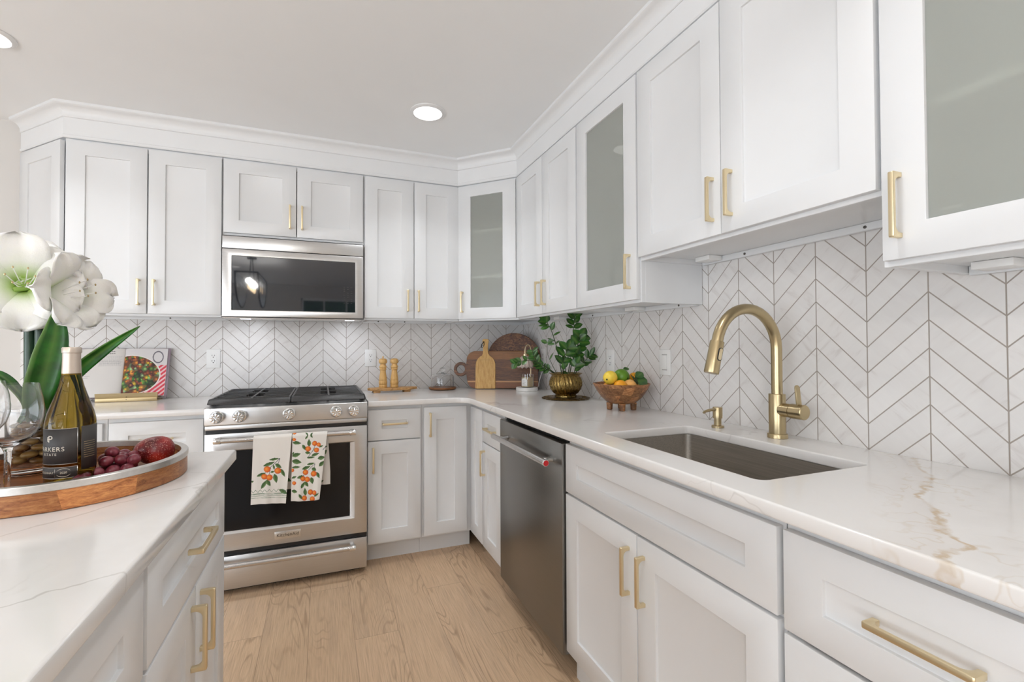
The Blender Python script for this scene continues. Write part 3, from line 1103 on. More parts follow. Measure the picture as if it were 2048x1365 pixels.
def faucet():
    x, y = -.088, -2.2
    root = thing('faucet', 'tall brushed gold gooseneck faucet with side lever', 'faucet', (x, y, CT))
    mb = MB()
    mb.lathe([(.0295, CT+.0005), (.0295, CT+.012), (.0285, CT+.014), (.0245, CT+.0145), (.0245, CT+.139), (.0238, CT+.141), (.017, CT+.1415)], x, y, 40)
    mb.build('body', M['gold'], root)
    zc, rr = 1.2, .126
    pts = [(x, y, 1.05), (x, y, 1.1), (x, y, 1.15), (x, y, zc)]
    for i in range(1, 19):
        t = R(170*i/18)
        pts.append((x-rr+rr*math.cos(t), y, zc+rr*math.sin(t)))
    MB().tube(pts, .0163, 24).build('spout', M['gold'], root)
    e = Vector(pts[-1])
    d = (Vector(pts[-1])-Vector(pts[-2])).normalized()
    mb = MB()
    mb.lathe([(.0165, -.002), (.0198, -.0018), (.0203, .0), (.0205, .06), (.0215, .094), (.0205, .097), (.012, .0975)], n=32, axis=d, o=e)
    h = mb.build('spray_head', M['gold'], root)
    # spray button faces the room
    nrm = Vector((0, -1, 0))
    side = d.cross(nrm).normalized()
    b2 = MB()
    poly = []
    for i in range(9): poly.append((.0062*math.cos(R(180*i/8)), .012+.0062*math.sin(R(180*i/8))))
    for i in range(9): poly.append((.0062*math.cos(R(180+180*i/8)), -.012+.0062*math.sin(R(180+180*i/8))))
    b2.prism(poly, e+d*.038+nrm*.0170, side, d, nrm*.0058)
    b2.build('spray_button', M['brass'], h, bevel=.0012)
    b2 = MB()
    poly2 = [(p*1.28, q*1.1) for p, q in poly]
    b2.prism(poly2, e+d*.038+nrm*.0167, side, d, nrm*.0048)
    b2.build('button_gasket', M['dark'], h)
    mb = MB()
    mb.lathe([(.0215, .015), (.0215, .048), (.0200, .0485), (.0200, .0505), (.0232, .051), (.0232, .090), (.0215, .092), (.001, .0925)], n=40, axis=(0, -1, 0), o=(x, y, 1.006))
    lv = mb.build('lever_hub', M['gold'], root)
    mb = MB()
    poly = [(-.010, 0), (.010, 0), (.0095, .071)] + [(.0095*math.cos(R(180*i/8)), .071+.0095*math.sin(R(180*i/8))) for i in range(1, 9)]
    mb.prism(poly, (x, y-.072, 1.008), (1, 0, 0), (0, .10, .995), (0, -.0055, 0))
    mb.build('lever', M['gold'], lv, bevel=.0012)


faucet()


def dispenser():
    x, y = -.115, -1.985
    root = thing('soap_dispenser', 'short brushed gold soap dispenser pump left of the faucet', 'soap dispenser', (x, y, CT))
    mb = MB()
    mb.lathe([(.021, CT+.0005), (.021, CT+.007), (.019, CT+.0085), (.0125, CT+.009), (.0125, CT+.034), (.0165, CT+.0345), (.0165, CT+.072), (.0155, CT+.074), (.001, CT+.0745)], x, y, 32)
    mb.build('body', M['gold'], root)
    mb = MB()
    mb.tube([(x-.008, y, CT+.066), (x-.035, y, CT+.065), (x-.058, y, CT+.061), (x-.066, y, CT+.056)], [.0085, .0075, .006, .005], 14, flat=.7)
    mb.build('nozzle', M['gold'], root)


dispenser()


# ------------------------------------------------------------------ range
def gas_range():
    X0, X1 = -1.986, -1.2285
    W = X1-X0
    root = thing('range', 'stainless steel gas range with black grates and five knobs', 'range', ((X0+X1)/2, -.34, 0))
    yf = -.685
    mb = MB()
    mb.box(X0, X1, -.625, -.012, .03, .905)
    mb.build('body', M['dark'], root)
    # control panel with its stainless top rim
    mb = MB()
    mb.prism([(yf+.004, .829), (yf, .834), (yf, .911), (yf+.003, .9145), (-.60, .919), (-.60, .829)], (X0, 0, 0), (0, 1, 0), (0, 0, 1), (W, 0, 0))
    mb.build('control_panel', M['steel'], root, bevel=.0015)
    MB().box(X0+.002, X1-.002, yf+.006, -.62, .809, .8285).build('panel_lip', M['steel'], root, bevel=.001)
    MB().box(X0+.004, X1-.004, yf+.012, -.62, .791, .8085).build('vent_slot', M['black'], root)
    mb = MB()
    mb.box(X0+.004, X1-.004, -.60, -.012, .9055, .921)
    mb.build('cooktop', M['black'], root, bevel=.003)
    # burners
    for bx, by, br in ((-1.83, -.47, .045), (-1.83, -.19, .036), (-1.607, -.33, .055), (-1.385, -.47, .045), (-1.385, -.19, .036)):
        mb = MB()
        mb.lathe([(br+.012, .9215), (br+.012, .927), (br, .929), (br, .934), (br-.006, .937), (.002, .937)], bx, by, 28)
        mb.build('burner', M['iron'], root)
    # two cast iron grates
    gz = .956
    for g0, g1 in ((X0+.012, -1.609), (-1.605, X1-.012)):
        mb = MB()
        y0, y1 = -.655, -.035
        # sloped front skirt bar
        mb.prism([(y0-.018, .930), (y0, gz), (y0+.014, gz), (y0+.014, .936)], (g0, 0, 0), (0, 1, 0), (0, 0, 1), (g1-g0, 0, 0))
        mb.box(g0, g1, y1-.012, y1, .93, gz)
        mb.prism([(g0-.008, .930), (g0, gz), (g0+.012, gz), (g0+.012, .930)], (0, y0, 0), (1, 0, 0), (0, 0, 1), (0, y1-y0, 0)) if g0 < -1.7 else mb.box(g0, g0+.010, y0, y1, .94, gz)
        mb.prism([(g1+.008, .930), (g1, gz), (g1-.012, gz), (g1-.012, .930)], (0, y0, 0), (1, 0, 0), (0, 0, 1), (0, y1-y0, 0)) if g1 > -1.5 else mb.box(g1-.010, g1, y0, y1, .94, gz)
        mid = (g0+g1)/2
        mb.box(mid-.005, mid+.005, y0, y1, gz-.016, gz)
        n = 8
        for i in range(1, n):
            y = y0+(y1-y0)*i/n
            gap = .040 if i in (2, 3, 5, 6) else 0
            if gap:
                mb.box(g0+.008, mid-gap, y-.0075, y+.0075, gz-.018, gz)
                mb.box(mid+gap, g1-.008, y-.0075, y+.0075, gz-.018, gz)
            else:
                mb.box(g0+.008, g1-.008, y-.0075, y+.0075, gz-.018, gz)
        for fx in (g0+.02, g1-.02):
            for fy in (y0+.03, y1-.03):
                mb.box(fx-.006, fx+.006, fy-.006, fy+.006, .9212, .94)
        mb.build('grate', M['iron'], root, bevel=.0022, seg=1)
    # knobs
    for kx in (-1.933, -1.835, -1.613, -1.387, -1.298):
        mb = MB()
        mb.lathe([(.0305, 0), (.0305, .004), (.028, .007), (.024, .008)], n=36, axis=(0, -1, 0), o=(kx, yf, .872))
        kb = mb.build('knob_bezel', M['chrome'], root)
        mb = MB()
        mb.lathe([(.0235, .002), (.0235, .024), (.0245, .026), (.0245, .032)], n=36, axis=(0, -1, 0), o=(kx, yf, .872))
        mb.build('knob_skirt', M['black'], kb)
        mb = MB()
        # starburst metal cap
        rings = []
        n = 32
        for r, z, w_ in ((.0250, .030, 0), (.0250, .037, 0), (.0235, .040, 0), (.020, .0405, .0006), (.0125, .0405, .0009), (.004, .0405, .0004), (.0002, .0405, 0)):
            rings.append([Vector((kx+r*math.cos(2*math.pi*j/n), yf-z-(w_ if (j//2) % 2 else -w_), .872+r*math.sin(2*math.pi*j/n))) for j in range(n)])
        mb.ring_surface(rings)
        mb.build('knob_cap', M['chrome'], kb, angle=20)
    # oven door
    dz0, dz1 = .2185, .790
    wx0, wx1, wz0, wz1 = X0+.058, X1-.064, .300, .708
    mb = MB()
    bm = mb.bm
    def ring(x0, x1, z0, z1, y): return [bm.verts.new(p) for p in ((x0, y, z0), (x1, y, z0), (x1, y, z1), (x0, y, z1))]
    O = ring(X0+.002, X1-.002, dz0, dz1, yf)
    I = ring(wx0, wx1, wz0, wz1, yf)
    D = ring(wx0+.026, wx1-.026, wz0+.012, wz1-.007, yf+.014)
    B = ring(X0+.002, X1-.002, dz0, dz1, -.628)
    for i in range(4):
        k = (i+1) % 4
        bm.faces.new((O[i], O[k], I[k], I[i]))
        bm.faces.new((I[i], I[k], D[k], D[i]))
        bm.faces.new((O[k], O[i], B[i], B[k]))
    bm.faces.new(D)
    bm.faces.new(B[::-1])
    dr = mb.build('oven_door', M['steel'], root, bevel=.0016)
    MB().box(wx0+.025, wx1-.025, yf+.0115, yf+.0138, wz0+.0115, wz1-.0065).build('oven_window', M['blackglass'], dr)
    def bar(x0, x1, z, y, par):
        mb = MB()
        mb.cyl((x0, y, z), (x1, y, z), .0125, n=24)
        h = mb.build('handle', M['steel2'], par)
        for s_, px in ((1, x0), (-1, x1)):
            mb = MB()
            mb.lathe([(.0138, -.004), (.0148, -.002), (.0148, .026), (.0138, .028)], n=24, axis=(s_, 0, 0), o=(px, y, z))
            mb.prism(rrect(-.010, .010, -.011, .011, .004, 3), (px+s_*.012, y+.004, z), (1, 0, 0), (0, 0, 1), (0, yf-y-.0045, 0))
            mb.build('handle_end', M['chrome'], h, bevel=.001, seg=1)
    bar(-1.934, -1.294, .765, -.738, dr)
    # badge with the maker's lettering
    bx = -1.6165
    bd = MB().box(bx-.061, bx+.061, yf-.003, yf-.0003, .2435, .2815).build('badge', M['nickel'], dr, bevel=.0012)
    text_obj('lettering', 'KitchenAid', .0225, M['ink'], bd, lambda p: Vector((bx+p.x*1.0, yf-.0034-p.z, .2625+p.y)), .0002, 1.02)
    MB().box(X0+.004, X1-.004, yf+.014, -.63, .194, .2178).build('door_gap', M['black'], root)
    # warming drawer
    wd = MB().box(X0+.002, X1-.002, yf, -.63, .032, .1925).build('drawer', M['steel'], root, bevel=.0016)
    bar(-1.934, -1.294, .165, -.738, wd)
    mb = MB()
    mb.box(X0+.03, X1-.03, -.62, -.1, 0.0, .0295)
    mb.build('plinth', M['dark'], root)


gas_range()


def dish_towel(label, corners, zbot, xs_top, xs_bot, shapes, backz, back_shift, seed, border=None):
    ybar, zbar, r = -.738, .765, .0165
    front = zbar-zbot
    arcl = math.pi*r
    back = zbar-backz
    Ltot = front+arcl+back
    TL, TR, BL, BR = [np.array(q, float) for q in corners]
    def pos(u, v):
        s_ = v*Ltot                      # from the front hem up, over, and down behind
        t = np.clip(s_/front, 0, 1)
        xl = xs_bot[0]+(xs_top[0]-xs_bot[0])*t
        xr = xs_bot[1]+(xs_top[1]-xs_bot[1])*t
        bk = np.clip((s_-front-arcl)/back, 0, 1)
        over = np.clip((s_-front)/arcl, 0, 1)
        x = xl+(xr-xl)*u + back_shift*np.clip(over*.25+bk, 0, 1)
        ang = over*math.pi
        y = ybar-r*np.cos(ang)
        z = np.where(s_ < front, zbot+s_, zbar+r*np.sin(ang)-bk*back)
        drop = np.where(s_ < front, 1-t, bk)
        wave = (.0022*np.sin(u*9+seed)+.0012*np.sin(u*21+2*seed))*drop
        y = y+wave - .006*drop*(s_ < front)
        z = z + .006*np.sin(u*3.0+seed)*drop*(s_ < front)*(1-t)
        return x, y, z
    def col(u, v):
        s_ = v*Ltot
        t = np.clip(s_/front, 0, 1.02)[..., None]
        uu = u[..., None]
        P = (TL*(1-uu)+TR*uu)*t+(BL*(1-uu)+BR*uu)*(1-t)
        x, y = P[..., 0], P[..., 1]
        y = np.where(s_ > front*1.0, y+(s_-front)/front*960, y)
        K = np.empty(x.shape+(3,))
        K[:] = hexc('#e6e2dc')
        back_ = s_ > front+arcl
        for sh in shapes:
            if sh[0] == 'o':
                _, cx, cy, rr = sh
                d = np.hypot(x-cx, y-cy)/rr
                g = np.hypot(x-cx+rr*.25, y-cy+rr*.1)/rr
                base = hexc('#f0a03a')*(1-np.clip(g, 0, 1))[..., None]+hexc('#d2581c')*np.clip(g, 0, 1)[..., None]
                mk = d < 1
                K[mk] = base[mk]
                ed = (d >= .9) & (d < 1.02)
                K[ed] = hexc('#b24a18')
            elif sh[0] == 'l':
                _, ax, ay, bx, by, hw = sh
                L = math.hypot(bx-ax, by-ay)
                ex, ey = (bx-ax)/L, (by-ay)/L
                p = ((x-ax)*ex+(y-ay)*ey)/L
                q = (-(x-ax)*ey+(y-ay)*ex)
                prof = hw*np.sin(np.pi*np.clip(p, 0, 1)**.85)
                mk = (p > 0) & (p < 1) & (np.abs(q) < prof)
                sh_ = np.clip(.5+q/(hw*2), 0, 1)[..., None]
                kc = hexc('#2f4f24')*(1-sh_)+hexc('#6c8a52')*sh_
                K[mk] = kc[mk]
                rib = mk & (np.abs(q) < 2.2)
                K[rib] = hexc('#274020')
            elif sh[0] == 's':
                pts = sh[2:]
                for (ax, ay), (bx, by) in zip(pts[:-1], pts[1:]):
                    L = math.hypot(bx-ax, by-ay)
                    ex, ey = (bx-ax)/L, (by-ay)/L
                    p = np.clip((x-ax)*ex+(y-ay)*ey, 0, L)
                    d = np.hypot(x-ax-p*ex, y-ay-p*ey)
                    K[d < sh[1]] = hexc('#33384e')
        if border is not None:
            xx = x-150
            zz_ = y+xx*.055
            gcol = hexc('#5f7f62')
            zig = 1010-np.abs(((xx/62) % 1)-.5)*80
            for k in (np.abs(zz_-zig) < 4.5, np.abs(zz_-1030) < 4.5, (np.abs(zz_-1045) < 3) & ((xx/16) % 1 < .6), np.abs(zz_-1064) < 3, (np.abs(zz_-1092) < 5) & ((xx/14) % 1 < .55)):
                K[k & ~back_] = gcol
        return K
    o = painted('dish_towel', pos, col, 130, 330, M['painted'], None, .0016)
    tag(o, label, 'towel', None)
    return o


T1 = [('s', 4, (545, 500), (480, 562), (420, 620), (400, 720)), ('s', 3.5, (545, 505), (520, 575)), ('l', 398, 517, 540, 497, 18), ('l', 315, 607, 475, 548, 25), ('l', 480, 578, 568, 640, 28),
      ('l', 225, 760, 360, 703, 22), ('l', 555, 650, 615, 772, 25), ('l', 470, 725, 498, 862, 32), ('l', 455, 590, 468, 665, 15), ('l', 415, 702, 472, 690, 14), ('l', 285, 950, 370, 810, 25), ('l', 358, 812, 414, 908, 28),
      ('l', 535, 955, 650, 1012, 30), ('o', 330, 765, 42), ('o', 370, 655, 46), ('o', 515, 680, 46), ('o', 400, 778, 44), ('l', 150, 845, 188, 826, 14)]
T2 = [('s', 3.5, (1025, 320), (1000, 390), (920, 500)), ('s', 3.5, (1030, 590), (985, 630), (940, 680)), ('s', 3, (1030, 595), (1015, 650)), ('s', 4, (1180, 335), (1135, 390)),
      ('l', 885, 225, 925, 165, 12), ('l', 955, 165, 990, 208, 12), ('l', 942, 335, 938, 222, 27), ('l', 848, 303, 897, 390, 22), ('l', 712, 268, 832, 282, 26), ('l', 1080, 350, 1140, 322, 14), ('l', 888, 418, 962, 432, 24),
      ('l', 975, 472, 1088, 436, 22), ('l', 910, 502, 1028, 492, 16), ('l', 705, 470, 828, 435, 30), ('l', 705, 540, 842, 567, 36), ('l', 712, 450, 735, 405, 12), ('l', 1065, 515, 1172, 498, 30), ('l', 1090, 632, 1162, 552, 28), ('l', 705, 640, 828, 630, 20),
      ('l', 915, 600, 1032, 580, 18), ('l', 848, 668, 968, 622, 24), ('l', 985, 655, 1052, 690, 28), ('l', 780, 797, 882, 757, 22), ('l', 1052, 712, 1100, 802, 24), ('l', 978, 785, 1003, 884, 30), ('l', 838, 945, 890, 850, 22),
      ('l', 888, 848, 942, 922, 25), ('l', 705, 800, 774, 768, 18), ('l', 705, 985, 788, 1000, 26), ('l', 905, 1050, 893, 938, 26), ('l', 808, 1028, 858, 1105, 20), ('l', 1028, 1062, 1098, 1022, 16),
      ('o', 735, 225, 24), ('o', 712, 680, 26), ('o', 740, 870, 28), ('o', 1075, 310, 30), ('o', 1018, 290, 36), ('o', 1045, 390, 36), ('o', 928, 368, 39), ('o', 898, 712, 39), ('o', 1015, 735, 41), ('o', 865, 805, 36), ('o', 925, 815, 38),
      ('o', 1030, 1010, 33), ('o', 975, 1000, 38), ('o', 890, 1085, 37), ('o', 1005, 1098, 37)]
dish_towel('white dish towel with one orange sprig and green border on the oven handle, left one', [(180, 205), (712, 185), (145, 1190), (625, 1150)], .447, (-1.767, -1.597), (-1.776, -1.622), T1, .50, .018, 1.0, True)
dish_towel('white dish towel covered in orange sprigs on the oven handle, right one', [(712, 185), (1190, 165), (697, 1140), (1110, 1115)], .447, (-1.593, -1.432), (-1.599, -1.468), T2, .505, .016, 2.6)


# ------------------------------------------------------------------ microwave
def microwave():
    X0, X1 = -1.9755, -1.2225
    yf = -.345
    root = thing('microwave', 'stainless steel over-the-range microwave with dark mirror door', 'microwave', ((X0+X1)/2, -.17, 1.378))
    z0, z1 = 1.378, 1.8345
    mb = MB()
    mb.box(X0, X1, -.315, -.012, z0+.002, z1)
    mb.build('body', M['black'], root)
    MB().box(X0+.001, X1-.001, yf, -.3155, 1.7655, z1-.001).build('vent_panel', M['steel'], root, bevel=.002)
    mb = MB()
    door_mesh(mb, X0+.001, X1-.001, z0+.006, 1.7610, yf=yf, th=.029, st=.0455, ra=.036, rec=.003)
    d = mb.build('door', M['steel'], root, bevel=.0012)
    MB().box(X0+.0475, X1-.0475, yf+.0008, yf+.0029, z0+.0435, 1.7240).build('window', M['micglass'], d, bevel=.0006, seg=1)
    MB().box(X0+.003, X1-.003, yf+.006, -.316, 1.7612, 1.7652).build('door_gap', M['black'], root)
    mb = MB()
    mb.box(X0+.002, X1-.002, yf+.004, -.02, z0-.0015, z0+.0017)
    mb.build('bottom_panel', M['steel2'], root, bevel=.002)
    for lx in (X0+.105, X1-.075):
        MB().box(lx-.026, lx+.026, -.27, -.235, z0-.0028, z0-.0016).build('hood_lamp', M['hoodlamp'], root)
    MB().box(X0+.19, X1-.15, -.31, -.18, z0-.0028, z0-.0016).build('grease_filter', M['nickel'], root, bevel=.001)
    for lx in (X0+.105, X1-.075):
        area('hood_lamp_light', (lx, -.252, z0-.008), (R(18), 0, 0), .06, .04, 1.1, (.86, .91, 1), spread=150)
    # faint printed legends at the right of the door glass
    mb = MB()
    for r_ in range(9):
        for k in range(3):
            if (r_*3+k) % 4 != 3:
                xx = X1-.0475-.068+k*.021
                zz = 1.475+r_*.012
                mb.box(xx, xx+.009, yf+.0004, yf+.0007, zz, zz+.0018)
    mb.build('control_legend', M['screw'], d)


microwave()


# ------------------------------------------------------------------ dishwasher
def dishwasher():
    root = thing('dishwasher', 'dark stainless dishwasher with bar handle and red end cap', 'dishwasher', (-.35, -1.46, 0))
    y0, y1 = -1.1475, -1.7735          # far, near
    xf = -.640
    MB().box(-.605, -.02, y1+.004, y0-.004, .09, .880).build('tub', M['dark'], root)
    d = MB().box(xf, -.6052, y1, y0, .088, .8545).build('door', M['blacksteel'], root, bevel=.002)
    z, x = .783, -.692
    mb = MB()
    mb.cyl((x, y0-.045, z), (x, y1+.028, z), .0125, n=24)
    h = mb.build('handle', M['steel2'], d)
    for yy in (y0-.105, y1+.075):
        mb = MB()
        mb.prism(rrect(-.010, .010, -.009, .009, .002, 2), (x+.006, yy, z), (0, 1, 0), (0, 0, 1), (xf-x-.0065, 0, 0))
        mb.build('handle_post', M['chrome'], h, bevel=.001, seg=1)
    mb = MB()
    mb.lathe([(.0128, -.004), (.0132, 0), (.0132, .003), (.0118, .0045)], n=28, axis=(0, -1, 0), o=(x, y1+.028, z))
    mb.build('end_ring', M['chrome'], h)
    mb = MB()
    mb.lathe([(.0108, .004), (.0104, .0055), (.0002, .006)], n=28, axis=(0, -1, 0), o=(x, y1+.028, z))
    mb.build('end_cap', M['red'], h)
    MB().box(-.545, -.53, y1+.004, y0-.004, .0, .0875).build('toe_panel', M['dark'], root)


dishwasher()


# ------------------------------------------------------------------ outlets and lights
def outlet(name, label, F, cz, kind='outlet'):
    base = F @ Vector((0, 0, cz-.058))
    root = thing(name, label, 'switch' if kind == 'switch' else 'outlet', base)
    MB(F).box(-.037, .037, -.0062, -.0002, cz-.058, cz+.058).build('plate', M['plastic'], root, bevel=.0025)
    if kind == 'switch':
        p = MB(F).prism(rrect(-.0165, .0165, cz-.033, cz+.033, .002, 2), (0, -.0060, 0), (1, 0, 0), (0, 0, 1), (0, -.0035, 0)).build('rocker', M['plastic'], root, bevel=.0008)
        MB(F).box(-.0165, .0165, -.0066, -.0061, cz+.0333, cz+.0353).build('rocker_gap', M['screw'], root)
        MB(F).box(-.0165, .0165, -.0066, -.0061, cz-.0353, cz-.0333).build('rocker_gap', M['screw'], root)
    else:
        MB(F).prism(rrect(-.0165, .0165, cz-.033, cz+.033, .002, 2), (0, -.0060, 0), (1, 0, 0), (0, 0, 1), (0, -.0012, 0)).build('receptacle', M['plastic'], root, bevel=.0004, seg=1)
        mb = MB(F)
        for dz in (.0165, -.0165):
            mb.box(-.0078, -.0055, -.0078, -.0066, cz+dz-.001, cz+dz+.0075)
            mb.box(.0055, .0078, -.0078, -.0066, cz+dz-.001, cz+dz+.0075)
            mb.lathe([(.0028, 0), (.0028, .0012)], n=10, axis=(0, -1, 0), o=(0, -.0066, cz+dz-.0075))
        mb.build('slots', M['slot'], root)


outlet('wall_outlet', 'white wall outlet on the tile left of the range', frame((-2.078, 0, 0), 0), 1.143)
outlet('wall_outlet', 'white wall outlet on the tile above the pepper mills', frame((-1.146, 0, 0), 0), 1.137)
outlet('wall_outlet', 'white wall outlet on the tile behind the potted plant', frame((0, -.345, 0), -90), 1.137)
outlet('wall_outlet', 'white wall outlet on the tile above the fruit bowl', frame((0, -1.158, 0), -90), 1.135)
outlet('light_switch', 'white rocker light switch on the tile right of the fruit bowl', frame((0, -1.582, 0), -90), 1.137, 'switch')


def ceiling_light(x, y, label):
    root = thing('recessed_light', label, 'ceiling light', (x, y, CEIL-.012))
    mb = MB()
    mb.lathe([(.074, CEIL-.0105), (.080, CEIL-.010), (.090, CEIL-.004), (.091, CEIL-.0003), (.074, CEIL-.0003)], x, y, 48, cap0=False, cap1=False)
    mb.build('trim_ring', M['trim'], root)
    mb = MB()
    mb.lathe([(.0738, CEIL-.002), (.0738, CEIL-.0095), (.060, CEIL-.0115), (.0005, CEIL-.012)], x, y, 48)
    mb.build('diffuser', M['lamp'], root)


LBL = ['round recessed ceiling light in front of the range and microwave', 'round recessed ceiling light cut off at the upper left edge', 'recessed ceiling light above the sink, out of the frame',
       'recessed ceiling light above the island, out of the frame', 'recessed ceiling light behind the camera by the right wall', 'recessed ceiling light near the rear window',
       'recessed ceiling light left of the island', 'recessed ceiling light far left near the back wall', 'recessed ceiling light far left near the side window']
for (lx, ly), lb in zip(LAMPS, LBL):
    ceiling_light(lx, ly, lb)

# ------------------------------------------------------------------ PROPS

def vec(*p): return Vector(p)


def lean(P0, phi, tilt):
    """frame of a board standing at P0: x along the board, y up the board, z towards the viewer"""
    u = Vector((math.cos(R(phi)), -math.sin(R(phi)), 0))
    n = Vector((-math.sin(R(phi)), -math.cos(R(phi)), 0))
    up = Vector((0, 0, 1))*math.cos(R(tilt))-n*math.sin(R(tilt))
    z = u.cross(up)
    m = Matrix.Identity(4)
    for i in range(3):
        m[i][0], m[i][1], m[i][2], m[i][3] = u[i], up[i], z[i], P0[i]
    return m


# ---- cookbook on a brass stand
def cookbook():
    zb, ztop = .9345, 1.205
    tilt = .075
    def py(z): return -.112+(z-zb)/(ztop-zb)*tilt
    root = thing('cookbook', 'open cookbook on the brass stand showing a vegetable skillet photo', 'book', (-2.505, -.1, zb))
    H = ztop-zb
    up = Vector((0, tilt, H)).normalized()
    nrm = Vector((1, 0, 0)).cross(up)
    mb = MB()
    mb.prism([(-2.732, -.002), (-2.290, -.002), (-2.290, H*1.045), (-2.732, H*1.045)], (0, -.104, zb), (1, 0, 0), up, nrm*-.004)
    mb.build('cover', plain('plum_book_cover', '#8a7a86', .5), root)
    for side in (1, -1):
        mb = MB()
        prof = []
        for i in range(13):
            t = i/12
            prof.append((-2.505+side*t*.203, .0035+.013*math.sin(math.pi*min(1, t*1.02)**.55)))
        poly = prof+[(-2.505+side*.203, .0), (-2.505, .0)]
        mb.prism([(p, -q) for p, q in poly], (0, -.1045, zb+.002), (1, 0, 0), -nrm, up*(math.hypot(H, tilt)-.004))
        mb.build('page_block', M['paper'], root)
    Lp = math.hypot(H, tilt)-.006
    def mk(side):
        def pos(u, v):
            t = u if side > 0 else 1-u
            q = .0041+.013*np.sin(np.pi*np.minimum(1, t*1.02)**.55)
            x = -2.505+side*t*.202
            z0 = zb+.003
            return x+nrm.x*q, -.1045+up.y*Lp*v+nrm.y*q, z0+up.z*Lp*v+nrm.z*q
        return pos
    rnd = np.random.RandomState(4)
    pal = [hexc(h) for h in ('#e08a2a', '#d9b52c', '#3e7a2a', '#6ea33c', '#8fc06a', '#7a3a24', '#96502c', '#b4622e', '#5a2028', '#2d4a22', '#c8763a', '#a8c98a', '#a04a28', '#e8a840', '#5f8a30', '#803428')]
    seeds = rnd.uniform(0, 1, (210, 2))*np.array([800, 760])+np.array([840, 300])
    sc = rnd.randint(0, len(pal), 210)
    sr = rnd.uniform(.6, 1.5, 210)
    def colR(u, v):
        x = (840+35*v)+(1700-840)*u
        y = (1020*(1-v)+190*v)
        K = np.empty(x.shape+(3,))
        K[:] = hexc('#d9d5d6')
        e = ((x-1010)/600)**2+((y-655)/348)**2
        cl = (e > 1) & (x > 1000) & (y > 480+np.maximum(0, 1600-x)*.55)
        st = (((x*.55+y*.8)/62) % 1) < .45
        K[cl] = hexc('#d23a4c'); K[cl & st] = hexc('#ecc4c8')
        rg = np.abs(np.hypot(x-1545, (y-340)*1.0)-100) < 11
        K[rg & (e > 1)] = hexc('#6a6670')
        K[e < 1.0] = hexc('#ece6e0')
        inn = e < .925
        best = np.full(x.shape, 1e9); bi = np.zeros(x.shape, int)
        for i in range(210):
            d = np.hypot(x-seeds[i, 0], (y-seeds[i, 1])*1.25)/sr[i]
            m_ = d < best
            best[m_] = d[m_]; bi[m_] = sc[i]
        P = np.array(pal)[bi]
        P = P*(1.12-np.clip(best/60, 0, .6))[..., None]
        K[inn] = P[inn]
        return K
    def colL(u, v):
        x = 0+870*u
        y = (1020*(1-v)+190*v)
        K = np.empty(x.shape+(3,))
        K[:] = hexc('#dad6d2')
        hz = np.sin(x*.35)+np.sin(x*.173+1)+np.sin(x*.61+y)
        for y0, y1, x0, x1, c_ in ((238, 250, 430, 690, '#2c2a2a'), (272, 284, 430, 690, '#2c2a2a')):
            K[(y > y0) & (y < y1) & (x > x0) & (x < x1) & (hz > -.4)] = hexc(c_)
        for k in range(11):
            yy = 322+k*17
            K[(np.abs(y-yy) < 3.2) & (x > 370) & (x < 830-(k % 3)*18) & (hz > -.9)] = hexc('#a3a0a0')
        for k in range(8):
            yy = 480+k*30
            K[(np.abs(y-yy) < 3.2) & (x > 60) & (x < 230-(k % 3)*40) & (hz > -.9)] = hexc('#a8a5a4')
        return K
    painted('recipe_photo_page', mk(1), colR, 170, 190, M['pages'], root)
    painted('recipe_text_page', mk(-1), colL, 170, 190, M['pages'], root)


cookbook()


def bookstand():
    root = thing('book_stand', 'aged brass cookbook stand on the worktop left of the range', 'book stand', (-2.46, -.12, CT))
    MB().box(-2.602, -2.322, -.155, -.055, CT+.0005, CT+.006).build('base', M['stand'], root, bevel=.001)
    MB().box(-2.602, -2.322, -.158, -.153, CT+.0005, CT+.021).build('front_bar', M['stand'], root, bevel=.001)
    mb = MB()
    mb.prism([(-.150, CT+.0125), (-.093, CT+.0165), (-.093, CT+.0192), (-.148, CT+.016), (-.153, CT+.047), (-.157, CT+.047)], (-2.604, 0, 0), (0, 1, 0), (0, 0, 1), (.284, 0, 0))
    mb.build('ledge', M['stand'], root, bevel=.0006, seg=1)
    mb = MB()
    mb.prism([(-.0965, CT+.018), (-.0885, CT+.018), (-.028, CT+.235), (-.036, CT+.235)], (-2.56, 0, 0), (0, 1, 0), (0, 0, 1), (.2, 0, 0))
    mb.build('back_plate', M['stand'], root)
    for z in (CT+.026, CT+.012):
        MB().lathe([(.0022, 0), (.0022, .0012)], n=10, axis=(0, -1, 0), o=(-2.463, -.1572, z)).build('screw', M['dark'], root)


bookstand()


